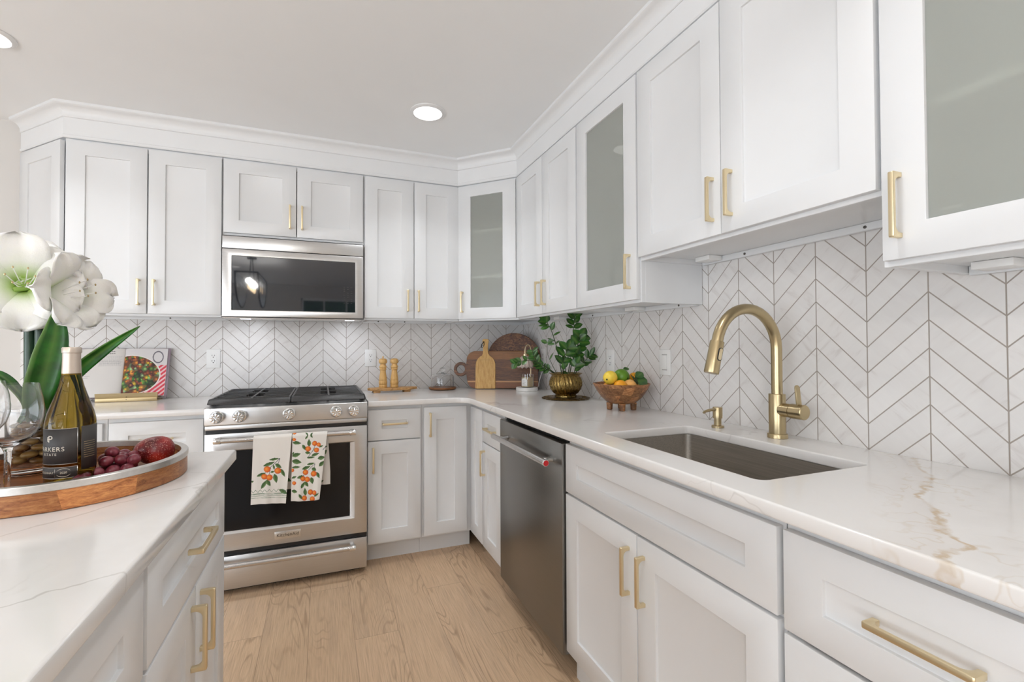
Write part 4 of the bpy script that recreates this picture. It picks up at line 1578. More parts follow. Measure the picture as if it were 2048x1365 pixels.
# ---- mills on a live edge board
def mills():
    out = []
    n = 60
    rnd = random.Random(3)
    for i in range(n):
        t = 2*math.pi*i/n
        cx, cy = -1.023, -.160
        r = 1+.05*math.sin(3*t+.6)+.035*math.sin(7*t+1)+.02*math.sin(13*t)
        x = cx+.155*math.copysign(abs(math.cos(t))**.8, math.cos(t))*r
        y = cy+.058*math.copysign(abs(math.sin(t))**.75, math.sin(t))*r
        if math.cos(t) > .75: y = cy+(y-cy)*.8+.01
        out.append((x, y))
    root = thing('serving_board', 'small live-edge wooden board under the two pepper mills', 'board', (-1.023, -.160, CT))
    curve2d('slab', [out], M['olive'], root, .017, .004, Matrix.Translation((0, 0, CT+.0125)))
    for fx, fy in ((-1.125, -.190), (-1.125, -.130), (-.93, -.185), (-.93, -.130)):
        MB().box(fx-.022, fx+.022, fy-.014, fy+.014, CT+.0003, CT+.0128).build('foot', M['olive'], root, bevel=.003)
    z0 = CT+.0298
    prof = [(.0225, 0), (.0240, .002), (.0240, .016), (.0225, .0185), (.0225, .0205), (.0240, .023), (.0245, .036), (.0240, .046), (.0222, .050), (.0228, .053), (.0226, .064), (.0205, .082), (.0178, .102), (.0166, .118), (.0172, .124), (.0205, .128), (.0205, .133), (.0182, .1355), (.0200, .140), (.0222, .146), (.0210, .152), (.0175, .157), (.0165, .164), (.016, .1675)]
    head = [(.012, .168), (.020, .170), (.0243, .178), (.0248, .187), (.0235, .196), (.0185, .203), (.010, .206), (.0006, .2063)]
    for x, lab, nub in ((-1.074, 'left beechwood pepper mill with a small top knob', True), (-1.000, 'right beechwood mill with a plain round head', False)):
        x -= .008
        r2 = thing('pepper_mill', lab, 'pepper mill', (x, -.155, z0), None)
        MB().lathe([(r*1.1, z0+z*.93) for r, z in prof], x, -.155, 32).build('body', M['mill'], r2)
        h = MB().lathe([(r*1.1, z0+z*.93) for r, z in head], x, -.155, 32).build('head', M['mill'], r2)
        if nub:
            MB().lathe([(.0035, z0+.191), (.0035, z0+.1975), (.0055, z0+.1995), (.0055, z0+.2035), (.003, z0+.2055), (.0004, z0+.2057)], x, -.155, 16).build('knob', M['mill'], h)


mills()


def cloche():
    x, y = -.674, -.128
    root = thing('cheese_dome', 'small glass dome with knob on a round wooden base', 'cheese dome', (x, y, CT))
    MB().lathe([(.078, CT+.0005), (.090, CT+.004), (.0955, CT+.010), (.0955, CT+.015), (.091, CT+.0185), (.002, CT+.0185)], x, y, 40).build('base', M['walnut'], root)
    b_ = CT+.0188
    o = [(.0785, b_), (.0785, b_+.055), (.0765, b_+.066), (.069, b_+.0745), (.055, b_+.079), (.026, b_+.0815), (.012, b_+.0835), (.009, b_+.088), (.010, b_+.092), (.0185, b_+.098), (.0205, b_+.106), (.0175, b_+.114), (.009, b_+.118), (.0004, b_+.1185)]
    i = [(.0003, b_+.0785), (.026, b_+.0785), (.055, b_+.0762), (.067, b_+.0718), (.0738, b_+.0645), (.0757, b_+.055), (.0757, b_)]
    o = [(r, b_+(h-b_)*1.13) for r, h in o]
    i = [(r, b_+(h-b_)*1.13) for r, h in i]
    MB().lathe(i+o, x, y, 44, cap0=False, cap1=False).build('glass_dome', M['glass'], root)


cloche()


# ---- cutting boards leaning in the corner
s = N('striped_acacia_board')
p = s.obj()
oz = s.xyz(p)[2]
q = s.mapping(p, (3, 3, 30))
n1 = s.noise(q, 4, 4, .55, 1.4)
n2 = s.noise(s.mapping(p, (12, 12, 130)), 6, 3, .6)
f = s.math('MULTIPLY_ADD', n2, .35, s.math('MULTIPLY', n1, .75))
col = s.ramp(f, [(.33, lin('#2b170b')), (.52, lin('#553019')), (.72, lin('#80522e'))])
col = s.mix(s.smooth(oz, .2, .206), col, s.mix(.5, col, lin('#97642f')))
band = s.math('MULTIPLY', s.smooth(oz, .043, .045), s.math('SUBTRACT', 1, s.smooth(oz, .052, .054)))
col = s.mix(band, col, lin('#b98a5c'))
col = s.mix(s.math('SUBTRACT', 1, s.smooth(oz, .042, .044)), col, s.mix(.5, col, lin('#8a5126')))
s.set(base=col, rough=.45)
M['striped'] = s.m

out = [(.462, .0), (.462, .262)]
out += arc(.020, .200, .062, 90, 172, 8)
out += [(-.044, .172)]
hc = (-.083, .134)
out += [(hc[0]+.050*math.cos(R(t)), hc[1]+.050*math.sin(R(t))) for t in range(42, 319, 12)]
out += [(-.042, .094)] + arc(.020, .055, .055, 188, 270, 8)
hole = [(hc[0]+.0295*math.cos(R(t)), hc[1]+.0295*math.sin(R(t))) for t in range(360, 0, -12)]
o = curve2d('cutting_board', [out, hole], M['striped'], None, .018, .003, lean((-.466, -.158, CT+.004), 25, 7))
tag(o, 'large dark rectangular cutting board with a round hole in its handle', 'cutting board')
R0 = .196
o = curve2d('cutting_board', [[(R0*math.cos(R(t)), R0+R0*math.sin(R(t))) for t in range(0, 360, 5)]], M['acacia_dark'], None, .018, .004, lean((-.180, -.222, CT+.004), 32, 7))
tag(o, 'round dark wooden cutting board standing behind the rectangular one', 'cutting board')
pp = [(.0, 0), (.137, 0), (.139, .01), (.139, .16)] + [(.0695+.0695*math.cos(R(t)), .165+.072*math.sin(R(t))) for t in range(8, 72, 8)]
pp += [(.0880, .250), (.0865, .275), (.0880, .315), (.0925, .328), (.0905, .345), (.0835, .350), (.0555, .350), (.0490, .345), (.0465, .328), (.0510, .315), (.0525, .275), (.0510, .250)]
pp += [(.0695+.0695*math.cos(R(t)), .165+.072*math.sin(R(t))) for t in range(112, 176, 8)] + [(0, .16), (-.002, .01)]
root = thing('cutting_board', 'pale bamboo paddle board standing in front of the dark boards', 'cutting board', (-.38, -.2, CT))
F3 = lean((-.452, -.188, CT+.0025), 21, 6)
curve2d('board', [pp], M['bamboo'], root, .012, .003, F3)
MB(F3).box(.03, .109, .1995, .2005, .0121, .0123).build('engraved_line', M['screw'], root)
mb = MB(F3)
mb.tube([(.058, .332, .013), (.05, .320, .016), (.040, .308, .012), (.037, .300, .008), (.045, .305, .012), (.040, .290, .010), (.048, .29, .006)], .0026, 8)
mb.tube([(.058, .332, .013), (.060, .310, .0145), (.055, .295, .013)], .0022, 8)
mb.build('leather_cord', M['dark'], root)


# ---- candle warmer lamp
LX, LY = -.166, -.425
def candle_lamp():
    root = thing('candle_warmer_lamp', 'arched brass lamp with glass flower shade on a white marble base', 'lamp', (LX, LY, CT))
    MB().lathe([(.072, CT+.0005), (.0735, CT+.002), (.0735, CT+.021), (.0715, CT+.0235), (.001, CT+.0235)], LX, LY, 44).build('base', M['marble'], root)
    u = Vector((.934, -.358, 0)); n = Vector((.358, .934, 0))
    c0 = Vector((LX, LY, 0))
    a0 = c0+u*.030+n*.052
    top = c0+u*-.012+n*.0
    pts = [a0+Vector((0, 0, z)) for z in (CT+.0235, 1.0, 1.08, 1.15, 1.185)]
    for i in range(1, 11):
        t = math.pi*i/10
        k = (1-math.cos(t))/2
        pts.append(a0.lerp(top, k)+Vector((0, 0, 1.185+.038*math.sin(t))))
    pts.append(top+Vector((0, 0, 1.150)))
    MB().tube(pts, .0036, 12).build('stem', M['brass'], root)
    prof = [(.008, 1.150), (.020, 1.146), (.034, 1.132), (.044, 1.112), (.050, 1.09), (.055, 1.070)]
    mb = MB()
    n_ = 60
    rings = []
    for r, z in prof:
        rings.append([Vector((top.x+r*(1+.07*math.cos(12*2*math.pi*j/n_))*math.cos(2*math.pi*j/n_), top.y+r*(1+.07*math.cos(12*2*math.pi*j/n_))*math.sin(2*math.pi*j/n_), z+(.006*math.cos(12*2*math.pi*j/n_) if r > .052 else 0))) for j in range(n_)])
    mb.ring_surface(rings, True, False, False)
    sh = mb.build('shade', M['shade'], root, solidify=.002)
    MB().lathe([(.010, 1.146), (.012, 1.148), (.012, 1.160), (.006, 1.164)], top.x, top.y, 20).build('shade_cap', M['brass'], sh)
    pc = [a0+Vector((.012, -.004, CT+.012)), a0+Vector((.034, -.016, CT+.006)), a0+Vector((.052, -.012, CT+.025)), a0+Vector((.062, -.006, CT+.06)), a0+Vector((.075, -.004, CT+.10)), a0+Vector((.09, .0, CT+.13))]
    MB().tube(pc, .0022, 8).build('power_cord', M['plastic'], root)


candle_lamp()


def candle():
    x, y, z0 = LX-.002, LY-.012, CT+.0238
    root = thing('candle', 'cream candle in a clear glass jar on the marble base', 'candle', (x, y, z0))
    r = .0425
    MB().lathe([(.0003, z0+.004), (r-.003, z0+.004), (r-.003, z0+.088), (r, z0+.088), (r, z0+.003), (r-.003, z0+.0003), (.0003, z0+.0003)], x, y, 40, cap0=False, cap1=False).build('jar', M['glass'], root)
    w = MB().lathe([(r-.0035, z0+.0045), (r-.0035, z0+.066), (.0003, z0+.065)], x, y, 40).build('wax', M['wax'], root)
    MB().cyl((x, y, z0+.064), (x, y, z0+.076), .0012, n=8).build('wick', M['dark'], w)
    th0 = math.atan2(CAM['loc'][1]-y, CAM['loc'][0]-x)
    mb = MB()
    def fn(u, v):
        t = th0+R(-62+62*u)
        top = .058 if .0 else .048+.012*math.sin(math.pi*u)
        return Vector((x+(r+.0005)*math.cos(t), y+(r+.0005)*math.sin(t), z0+.010+(top-.006)*v))
    mb.surf(fn, 16, 8)
    lb = mb.build('label', M['paper'], root, solidify=.0003)
    mb = MB()
    for k in range(4):
        def fn2(u, v, k=k):
            t = th0+R(-48+34*u*(.7 if k % 2 else 1))
            return Vector((x+(r+.0009)*math.cos(t), y+(r+.0009)*math.sin(t), z0+.018+k*.0085+.0012*v))
        mb.surf(fn2, 8, 1)
    mb.build('label_print', M['screw'], lb)


candle()


# ---- foliage helpers
def leaf_surf(mb, cols, base, tip, nrm, width, bend=.0, fold=.25, nu=4, nv=8, pale=0.0, shape=.9):
    base, tip, nrm = Vector(base), Vector(tip), Vector(nrm).normalized()
    d = tip-base
    L = d.length
    d.normalize()
    side = d.cross(nrm).normalized()
    nn = side.cross(d)
    V = []
    for j in range(nv+1):
        t = j/nv
        w = width*math.sin(math.pi*min(1, max(.0, t))**shape)**.8 if 0 < t < 1 else width*.03
        row = []
        for i in range(nu+1):
            s_ = -1+2*i/nu
            p = base+d*(L*t)+side*(s_*w)+nn*(fold*w*abs(s_)-bend*L*(t*t))
            row.append(mb.bm.verts.new(p))
            cols.append(.8*pale if i == nu//2 else 0.0)
        V.append(row)
    for j in range(nv):
        for i in range(nu):
            mb.bm.faces.new((V[j][i], V[j][i+1], V[j+1][i+1], V[j+1][i]))


def set_col(o, cols, rgb=None):
    at = o.data.color_attributes.new('Col', 'FLOAT_COLOR', 'POINT')
    for i, v in enumerate(cols):
        at.data[i].color = (v, v, v, 1) if not isinstance(v, tuple) else v+(1,)


# ---- potted plant
PX, PY = -.160, -.945
def potted_plant():
    z0 = CT+.0092
    root = thing('potted_plant', 'green leafy potted plant in a swirled antique brass pot', 'plant', (PX, PY, z0))
    prof = [(r*.93, h) for r, h in [(.058, 0), (.066, .002), (.066, .010), (.060, .015), (.074, .024), (.090, .045), (.0985, .068), (.0985, .088), (.092, .108), (.085, .120), (.088, .127), (.1005, .133), (.102, .136)]]
    n_ = 252
    mb = MB()
    rings = []
    for r, z in prof:
        w_ = .030 if .02 < z < .115 else 0
        rings.append([Vector((PX+r*(1+w_*math.sin(28*2*math.pi*j/n_+z*62))*math.cos(2*math.pi*j/n_), PY+r*(1+w_*math.sin(28*2*math.pi*j/n_+z*62))*math.sin(2*math.pi*j/n_), z0+z)) for j in range(n_)])
    for r, z in ((.093, .1365), (.077, .127), (.074, .118), (.001, .118)):
        rings.append([Vector((PX+r*math.cos(2*math.pi*j/n_), PY+r*math.sin(2*math.pi*j/n_), z0+z)) for j in range(n_)])
    mb.ring_surface(rings)
    pot = mb.build('pot', M['antique'], root)
    MB().lathe([(.0735, z0+.1182), (.0735, z0+.121), (.04, z0+.124), (.001, z0+.1245)], PX, PY, 30).build('soil', M['soil'], pot)
    view = Vector((CAM['loc'][0]-PX, CAM['loc'][1]-PY, 0)).normalized()
    rtv = Vector((.88, -.475, 0))          # to the right as seen from the room
    zt = z0+.122
    rnd = random.Random(11)
    def stem(pts, r, leaves, tipleaf=None):
        P = [Vector(p) for p in pts]
        o = MB()
        sp = []
        for i in range(len(P)-1):
            p0, p1, p2, p3 = P[max(i-1, 0)], P[i], P[i+1], P[min(i+2, len(P)-1)]
            for k in range(6):
                t = k/6
                sp.append(.5*((2*p1)+(-p0+p2)*t+(2*p0-5*p1+4*p2-p3)*t*t+(-p0+3*p1-3*p2+p3)*t**3))
        sp.append(P[-1])
        o.tube(sp, [r*(1-.55*i/(len(sp)-1)) for i in range(len(sp))], 8)
        st = o.build('stem', M['stem'], root)
        mb = MB(); cols = []
        for (t, ang, L, w) in leaves:
            i = min(len(sp)-1, int(t*(len(sp)-1)))
            base = sp[i]
            d = (sp[min(i+1, len(sp)-1)]-sp[max(i-1, 0)]).normalized()
            sd = d.cross(view).normalized()
            a_ = R(ang)
            dirv = (d*math.cos(a_)+sd*math.sin(a_)+view*rnd.uniform(-.25, .45)).normalized()
            nr = (view+Vector((0, 0, .5))+sd*rnd.uniform(-.5, .5)).normalized()
            tip = base+dirv*L
            if tip.x > -.012:
                tip.x = -.012
            leaf_surf(mb, cols, base, tip, nr, w, .08, .22, pale=.4)
        ob = mb.build('leaves', M['zz'], st, angle=60)
        set_col(ob, cols)
    def wp(dx, dz, dn=0):
        """offset to the right / up / away from the viewer from the soil centre"""
        return Vector((PX, PY, zt))+rtv*dx+Vector((0, 0, dz))-view*dn
    S = [
        # tall left stem
        ([wp(-.02, -.01), wp(-.035, .09), wp(-.055, .18), wp(-.085, .27), wp(-.115, .315)], .0035,
         [(.98, -8, .065, .012), (.93, 45, .05, .020), (.86, -60, .062, .010), (.82, -75, .055, .013), (.72, 40, .055, .016), (.66, 78, .05, .007), (.58, -50, .05, .006), (.50, 60, .03, .006), (.9, 20, .05, .007), (.92, -45, .052, .021)]),
        # thin left stem with two leaves
        ([wp(-.04, -.01), wp(-.075, .06), wp(-.10, .12), wp(-.102, .185)], .0018, [(1, 60, .038, .013), (1, -65, .042, .013), (.99, 85, .045, .010), (.55, 50, .045, .005)]),
        # tall right stem, bare below a small crown
        ([wp(.01, -.01), wp(.03, .10), wp(.04, .20), wp(.05, .30), wp(.055, .335)], .0030,
         [(1, -20, .052, .018), (1, 50, .052, .015), (.88, -60, .056, .018), (.90, 60, .035, .006), (.74, -50, .06, .020), (.78, 35, .05, .016), (.70, -75, .05, .012), (.68, 60, .055, .020)]),
        # dense centre right bunch
        ([wp(.02, -.01, -.02), wp(.035, .07, -.03), wp(.06, .15, -.045), wp(.085, .22, -.05)], .0036,
         [(1, 10, .058, .024), (.98, 70, .060, .026), (.96, -60, .062, .026), (.84, 75, .064, .027), (.80, -55, .068, .026), (.70, 62, .062, .026), (.66, -60, .068, .027), (.54, 60, .06, .025), (.50, -62, .066, .024), (.40, 50, .055, .022), (.9, 30, .05, .022), (.6, 15, .055, .026), (.45, 5, .06, .024)]),
        # centre low bunch
        ([wp(-.01, -.01, -.03), wp(-.015, .05, -.045), wp(-.005, .11, -.06), wp(.015, .16, -.07)], .0032,
         [(1, 0, .055, .022), (.95, 65, .058, .022), (.92, -65, .066, .022), (.75, 60, .058, .02), (.70, -55, .075, .021), (.55, 60, .05, .018), (.45, -50, .07, .02), (.35, 45, .045, .015)]),
        # drooping left stem with many small leaves
        ([wp(-.03, -.01, .0), wp(-.085, .025, -.01), wp(-.14, .055, -.02), wp(-.175, .105, -.03), wp(-.185, .14, -.03)], .0034,
         [(t_, s_*rnd.uniform(40, 70), rnd.uniform(.032, .045), rnd.uniform(.010, .0135)) for t_ in (.32, .40, .48, .55, .62, .69, .76, .83, .9, .96) for s_ in (-1, 1)]),
        # long left spray reaching in front of the lamp
        ([wp(-.03, -.01, -.02), wp(-.10, .045, -.05), wp(-.17, .085, -.07), wp(-.235, .085, -.08), wp(-.285, .07, -.08)], .0028,
         [(t_, s_*rnd.uniform(35, 65), rnd.uniform(.034, .046), rnd.uniform(.011, .014)) for t_ in (.70, .80, .90, .99) for s_ in (-1, 1)]),
        # right dark spray
        ([wp(.04, -.01, .0), wp(.075, .04, .0), (-.055, -.985, zt+.085), (-.035, -1.01, zt+.115)], .0030,
         [(.6, -55, .05, .013), (.66, 50, .045, .014), (.8, -45, .055, .015), (.86, 55, .045, .014), (1, -20, .052, .014), (1, 55, .05, .013), (.5, 50, .04, .012)]),
        # short upright shoots
        ([wp(.0, -.01, .02), wp(.0, .04, .02), wp(-.002, .075, .02)], .003, [(1, -10, .05, .014), (.8, 40, .05, .014), (.8, -40, .05, .014)]),
        ([wp(.045, -.01, -.03), wp(.05, .03, -.04), wp(.06, .07, -.05)], .003, [(1, 10, .05, .017), (.8, 60, .055, .018), (.8, -50, .055, .018), (.5, 50, .045, .015)]),
        ([wp(-.005, -.01, -.055), wp(-.008, .02, -.062), wp(-.010, .035, -.065)], .0026, [(1, 0, .045, .012), (.9, 160, .05, .011)]),
    ]
    for pts, r, lv in S:
        stem(pts, r, lv)


potted_plant()


def trivet():
    root = thing('trivet', 'round dark bronze scalloped trivet under the brass plant pot', 'trivet', (PX, PY, CT))
    n_ = 144
    def ring(r, z, sc):
        return [Vector((PX+r*(1+sc*abs(math.sin(9*2*math.pi*j/n_)))*math.cos(2*math.pi*j/n_), PY+r*(1+sc*abs(math.sin(9*2*math.pi*j/n_)))*math.sin(2*math.pi*j/n_), z)) for j in range(n_)]
    mb = MB()
    mb.ring_surface([ring(.118, CT+.0005, .05), ring(.128, CT+.002, .06), ring(.130, CT+.0055, .06), ring(.122, CT+.0085, .05), ring(.08, CT+.0088, .0), ring(.002, CT+.0088, 0)])
    mb.build('plate', M['antique_dark'], root)
    mb = MB()
    for k in range(18):
        t = 2*math.pi*(k+.5)/18
        mb.ellipsoid((PX+.108*math.cos(t), PY+.108*math.sin(t), CT+.0088), (.016, .008, .0022), 12, 6, rot=Matrix.Rotation(t, 3, 'Z'))
    mb.build('petal_relief', M['antique'], root)


trivet()


# ---- fruit bowl
BX, BY = -.149, -1.455
BS = .862
def fruit_bowl():
    root = thing('fruit_bowl', 'footed wooden bowl of citrus fruit beside the sink wall', 'bowl', (BX, BY, CT))
    z = CT
    prof = [(.001, .030), (.055, .030), (.080, .040), (.108, .064), (.130, .094), (.144, .118), (.1515, .132), (.1495, .1345), (.144, .1335), (.135, .116), (.120, .092), (.098, .066), (.070, .048), (.001, .042)]
    prof = [(r*BS, z+.030+(h-.030)*.90) for r, h in prof]
    MB().lathe(prof, BX, BY, 56).build('bowl', M['bowl'], root)
    for a_ in (-100, -10, 80, 170):
        t = R(a_-22)
        fx, fy = BX+.054*math.cos(t), BY+.054*math.sin(t)
        MB().lathe([(.0115, z+.0005), (.0130, z+.002), (.0150, z+.034)], fx, fy, 18).build('foot', M['bowl'], root)
    def fruit(name, label, cat, c_, r, mt, stretch=1.0, seed=1, nub=False, grp=None):
        c_ = (BX+(c_[0]-BX)*BS, BY+(c_[1]-BY)*BS, c_[2]-.008)
        r *= .94
        rt_ = thing(name, label, cat, (c_[0], c_[1], c_[2]-r), grp)
        rot = Matrix.Rotation(R(50*seed), 3, 'Z') @ Matrix.Rotation(R(80), 3, 'Y')
        MB().ellipsoid(c_, (r, r, r*stretch), 24, 16, rot=rot, noise=.012, seed=seed).build('peel', mt, rt_)
        d = rot @ Vector((0, 0, 1))
        if d.y > 0: d = -d
        e = Vector(c_)+d*(r*stretch*.985)
        MB().lathe([(.0042, -.002), (.0042, .0008), (.0022, .0016), (.0002, .0012)], n=12, axis=d, o=e).build('stem_end', M['stem'], rt_)
    fruit('lemon', 'yellow lemon at the left of the wooden fruit bowl', 'lemon', (BX-.078, BY-.010, 1.073), .0345, M['lemon'], 1.08, 0.6)
    fruit('green_citrus', 'large green citrus fruit in the middle of the wooden bowl', 'lime', (BX+.008, BY+.010, 1.076), .0385, M['lime'], 1.05, 2)
    fruit('orange', 'orange fruit low at the front left of the bowl', 'orange', (BX-.050, BY-.062, 1.033), .034, M['orange'], 1.0, 3)
    fruit('apricot', 'pale apricot coloured fruit at the bowl front beside the twig', 'apricot', (BX+.008, BY-.064, 1.034), .034, M['peach'], 1.05, 4)
    fruit('lemon', 'yellow orange lemon at the right behind the leaves', 'lemon', (BX+.094, BY+.012, 1.066), .0300, M['orange'], 1.08, 5)
    fruit('orange', 'orange hidden at the bottom centre of the bowl', 'orange', (BX+.000, BY+.0, 1.003), .036, M['orange'], 1.0, 6)
    fruit('orange', 'orange hidden at the bottom right of the bowl', 'orange', (BX+.066, BY-.022, 1.020), .031, M['orange'], 1.0, 7)
    fruit('orange', 'orange hidden at the bottom left of the bowl', 'orange', (BX-.065, BY+.030, 1.020), .031, M['orange'], 1.0, 8)
    rt_ = thing('leaf_sprig', 'green citrus leaf sprig with twigs lying over the fruit bowl', 'leaves', (BX+0.0517, BY-0.0517, 1.05))
    def lobed(base, tip, nr, w):
        mb = MB(); cols = []
        leaf_surf(mb, cols, base, tip, nr, w, .06, .18, nu=6, nv=12, pale=.35)
        o = mb.build('leaf', M['leaf2'], rt_, angle=60)
        set_col(o, cols)
    b0 = (BX+0.0259, BY-0.0646, 1.048)
    lobed(b0, (BX+0.1017, BY-0.0603, 1.056), (-.4, -1, .7), .034)
    lobed((BX+0.0388, BY-0.0603, 1.067), (BX+0.0862, BY-0.0474, 1.090), (-.4, -1, .8), .020)
    lobed((BX+0.0259, BY-0.0603, 1.044), (BX+0.0905, BY-0.0776, 1.039), (-.2, -.8, 1), .018)
    lobed((BX+0.0155, BY+.005, 1.100), (BX+0.0448, BY+.0, 1.106), (-.2, -.6, 1), .014)
    mb = MB()
    rnd = random.Random(5)
    for k in range(7):
        x0 = BX+0.0241+rnd.uniform(-.006, .006)
        mb.tube([(x0+.012, BY-0.0724, 1.036), (x0+.002+rnd.uniform(-.006, .006), BY-0.0724, 1.056), (x0-.012+rnd.uniform(-.01, .014), BY-0.0690, 1.076+rnd.uniform(-.01, .006))], .0016, 6)
    mb.build('twigs', M['stem'], rt_)


fruit_bowl()

# ------------------------------------------------------------------ island: tray with bottle, glasses, vase and fruit
TX, TY, TR = -1.982, -1.990, .2225
def tray():
    root = thing('tray', 'round wooden tray with a brushed metal rim on the island', 'tray', (TX, TY, CT))
    z = CT
    MB().lathe([(.2215, z+.0005), (.2235, z+.002), (.2235, z+.0385), (.212, z+.0385), (.212, z+.0115), (.2, z+.0115), (.2, z+.0005)], TX, TY, 96, cap0=False, cap1=False).build('wall', M['tray'], root)
    MB().lathe([(.2005, z+.001), (.2118, z+.0012), (.2118, z+.0112), (.001, z+.0112), ], TX, TY, 72).build('floor', M['trayin'], root)
    MB().lathe([(.2240, z+.038), (.2252, z+.039), (.2252, z+.0505), (.2240, z+.0520), (.2115, z+.0520), (.2105, z+.051), (.2105, z+.0385)], TX, TY, 96, cap0=False, cap1=False).build('rim', M['nickel'], root)


tray()
TF = CT+.0116


def wine_bottle():
    x, y = -1.957, -2.024
    root = thing('wine_bottle', 'dark olive wine bottle with champagne foil and charcoal label', 'bottle', (x, y, TF))
    z = TF
    prof = [(.030, z+.004), (.036, z+.0005), (.0405, z+.002), (.0418, z+.008), (.0418, z+.122), (.0408, z+.134), (.0375, z+.150), (.0320, z+.168), (.0262, z+.186), (.0210, z+.204), (.0172, z+.222), (.0152, z+.240), (.0146, z+.262), (.0146, z+.284)]
    MB().lathe([(.001, z+.016)]+prof+[(.001, z+.284)], x, y, 64).build('glass', M['bottle'], root)
    MB().lathe([(.0164, z+.2275), (.0156, z+.245), (.0151, z+.262), (.0151, z+.2735), (.0164, z+.2745), (.0164, z+.284), (.0150, z+.2862), (.001, z+.2864)], x, y, 40, cap0=False).build('foil', M['foil'], root)
    th0 = math.atan2(CAM['loc'][1]-y, CAM['loc'][0]-x)
    tc = th0+R(-50)
    r = .0420
    def patch(name, a0, a1, z0, z1, rr, mt, par):
        mb = MB()
        mb.surf(lambda u, v: Vector((x+rr*math.cos(R(a0+(a1-a0)*u)+tc), y+rr*math.sin(R(a0+(a1-a0)*u)+tc), z0+(z1-z0)*v)), 40, 2)
        return mb.build(name, mt, par, solidify=.0002)
    def onc(rr, ox, oz):
        return lambda p: Vector((x+rr*math.cos(tc+(p.x+ox)/rr), y+rr*math.sin(tc+(p.x+ox)/rr), oz+p.y))
    W_ = 65
    l1 = patch('front_label', -W_, W_, z+.046, z+.119, r, M['label'], root)
    l2 = patch('lower_label', -W_, W_, z+.0175, z+.0405, r, M['label'], root)
    for l, zz0, zz1 in ((l1, z+.046, z+.119), (l2, z+.0175, z+.0405)):
        mb = MB()
        rr = r+.0003
        t = .0007
        for (a0, a1, q0, q1) in ((-W_, W_, zz0, zz0+t), (-W_, W_, zz1-t, zz1), (-W_, -W_+1, zz0, zz1), (W_-1, W_, zz0, zz1)):
            mb.surf(lambda u, v: Vector((x+rr*math.cos(R(a0+(a1-a0)*u)+tc), y+rr*math.sin(R(a0+(a1-a0)*u)+tc), q0+(q1-q0)*v)), 40, 1)
        mb.build('label_border', M['nickel'], l, solidify=.0002)
    rr = r+.00035
    text_obj('lettering', 'PARKERS', .0125, M['cream'], l1, onc(rr, 0, z+.077), 0, 1.15)
    text_obj('lettering', 'ESTATE', .0072, M['cream'], l1, onc(rr, 0, z+.0665), 0, 1.3)
    text_obj('monogram', 'P', .0200, M['cream'], l1, onc(rr, .0022, z+.0975), 0)
    text_obj('monogram', 'E', .0125, M['cream'], l1, onc(rr+.0001, -.0022, z+.0975), 0)
    text_obj('lettering', 'CHARDONNAY', .0058, M['cream'], l2, onc(rr, -.012, z+.0295), 0, 1.1)
    text_obj('vintage_year', '2020', .0058, M['cream'], l2, onc(rr, .0262, z+.0290), 0, 1.0)
    mb = MB()
    for sgn in (1, -1):
        def fo(u, v, sgn=sgn):
            t_ = R(25+130*u)
            ax = .0118*math.cos(t_); az = sgn*(.0078+.0009*v)*math.sin(t_)
            return onc(rr, .0262, z+.029)(Vector((ax, az, 0)))
        mb.surf(fo, 20, 1)
    mb.build('seal_ring', M['cream'], l2, solidify=.0002)
    mb = MB()
    mb.surf(lambda u, v: onc(rr, .0118, z+.021)(Vector((.0005*u, .016*v, 0))), 1, 2)
    mb.build('divider', M['nickel'], l2, solidify=.0002)
    patch('back_label', W_+8, W_+95, z+.03, z+.121, r, M['label'], root)
    mb = MB()
    for k in range(8):
        a0 = W_+14
        mb.surf(lambda u, v: Vector((x+rr*math.cos(R(a0+34*u)+tc), y+rr*math.sin(R(a0+34*u)+tc), z+.055+k*.0046+.0008*v)), 10, 1)
    mb.build('back_print', M['stand'], root, solidify=.0002)


wine_bottle()


def wine_glass(x, y, label):
    root = thing('wine_glass', label, 'wine glass', (x, y, TF))
    z = TF
    o = [(.036, z+.0005), (.0365, z+.002), (.020, z+.005), (.0075, z+.009), (.0050, z+.018), (.0044, z+.060), (.0052, z+.088), (.0085, z+.098), (.020, z+.104), (.034, z+.114), (.0445, z+.130), (.0500, z+.150), (.0505, z+.166), (.0480, z+.188), (.0435, z+.2085), (.0425, z+.2165)]
    i = [(.0416, z+.2165), (.0426, z+.2085), (.0470, z+.188), (.0494, z+.166), (.0489, z+.150), (.0434, z+.1308), (.0330, z+.1155), (.019, z+.1065), (.0005, z+.1035)]
    mb = MB().lathe(o+i, x, y, 56)
    mb.build('bowl_and_stem', M['glass'], root, angle=70)


wine_glass(-2.012, -2.122, 'empty stemmed wine glass at the left front of the tray')
wine_glass(-2.112, -2.020, 'second wine glass cut off by the left photo edge')

VX, VY = -2.075, -1.890
def vase():
    root = thing('vase', 'clear glass cylinder vase of pebbles behind the wine bottle', 'vase', (VX, VY, TF))
    z = TF
    r = .050
    MB().lathe([(.0005, z+.018), (.044, z+.018), (.0472, z+.021), (.0475, z+.148), (r, z+.148), (r, z+.003), (.047, z+.0005), (.0005, z+.0005)], VX, VY, 56, cap0=False, cap1=False).build('glass', M['glass'], root, angle=50)


vase()


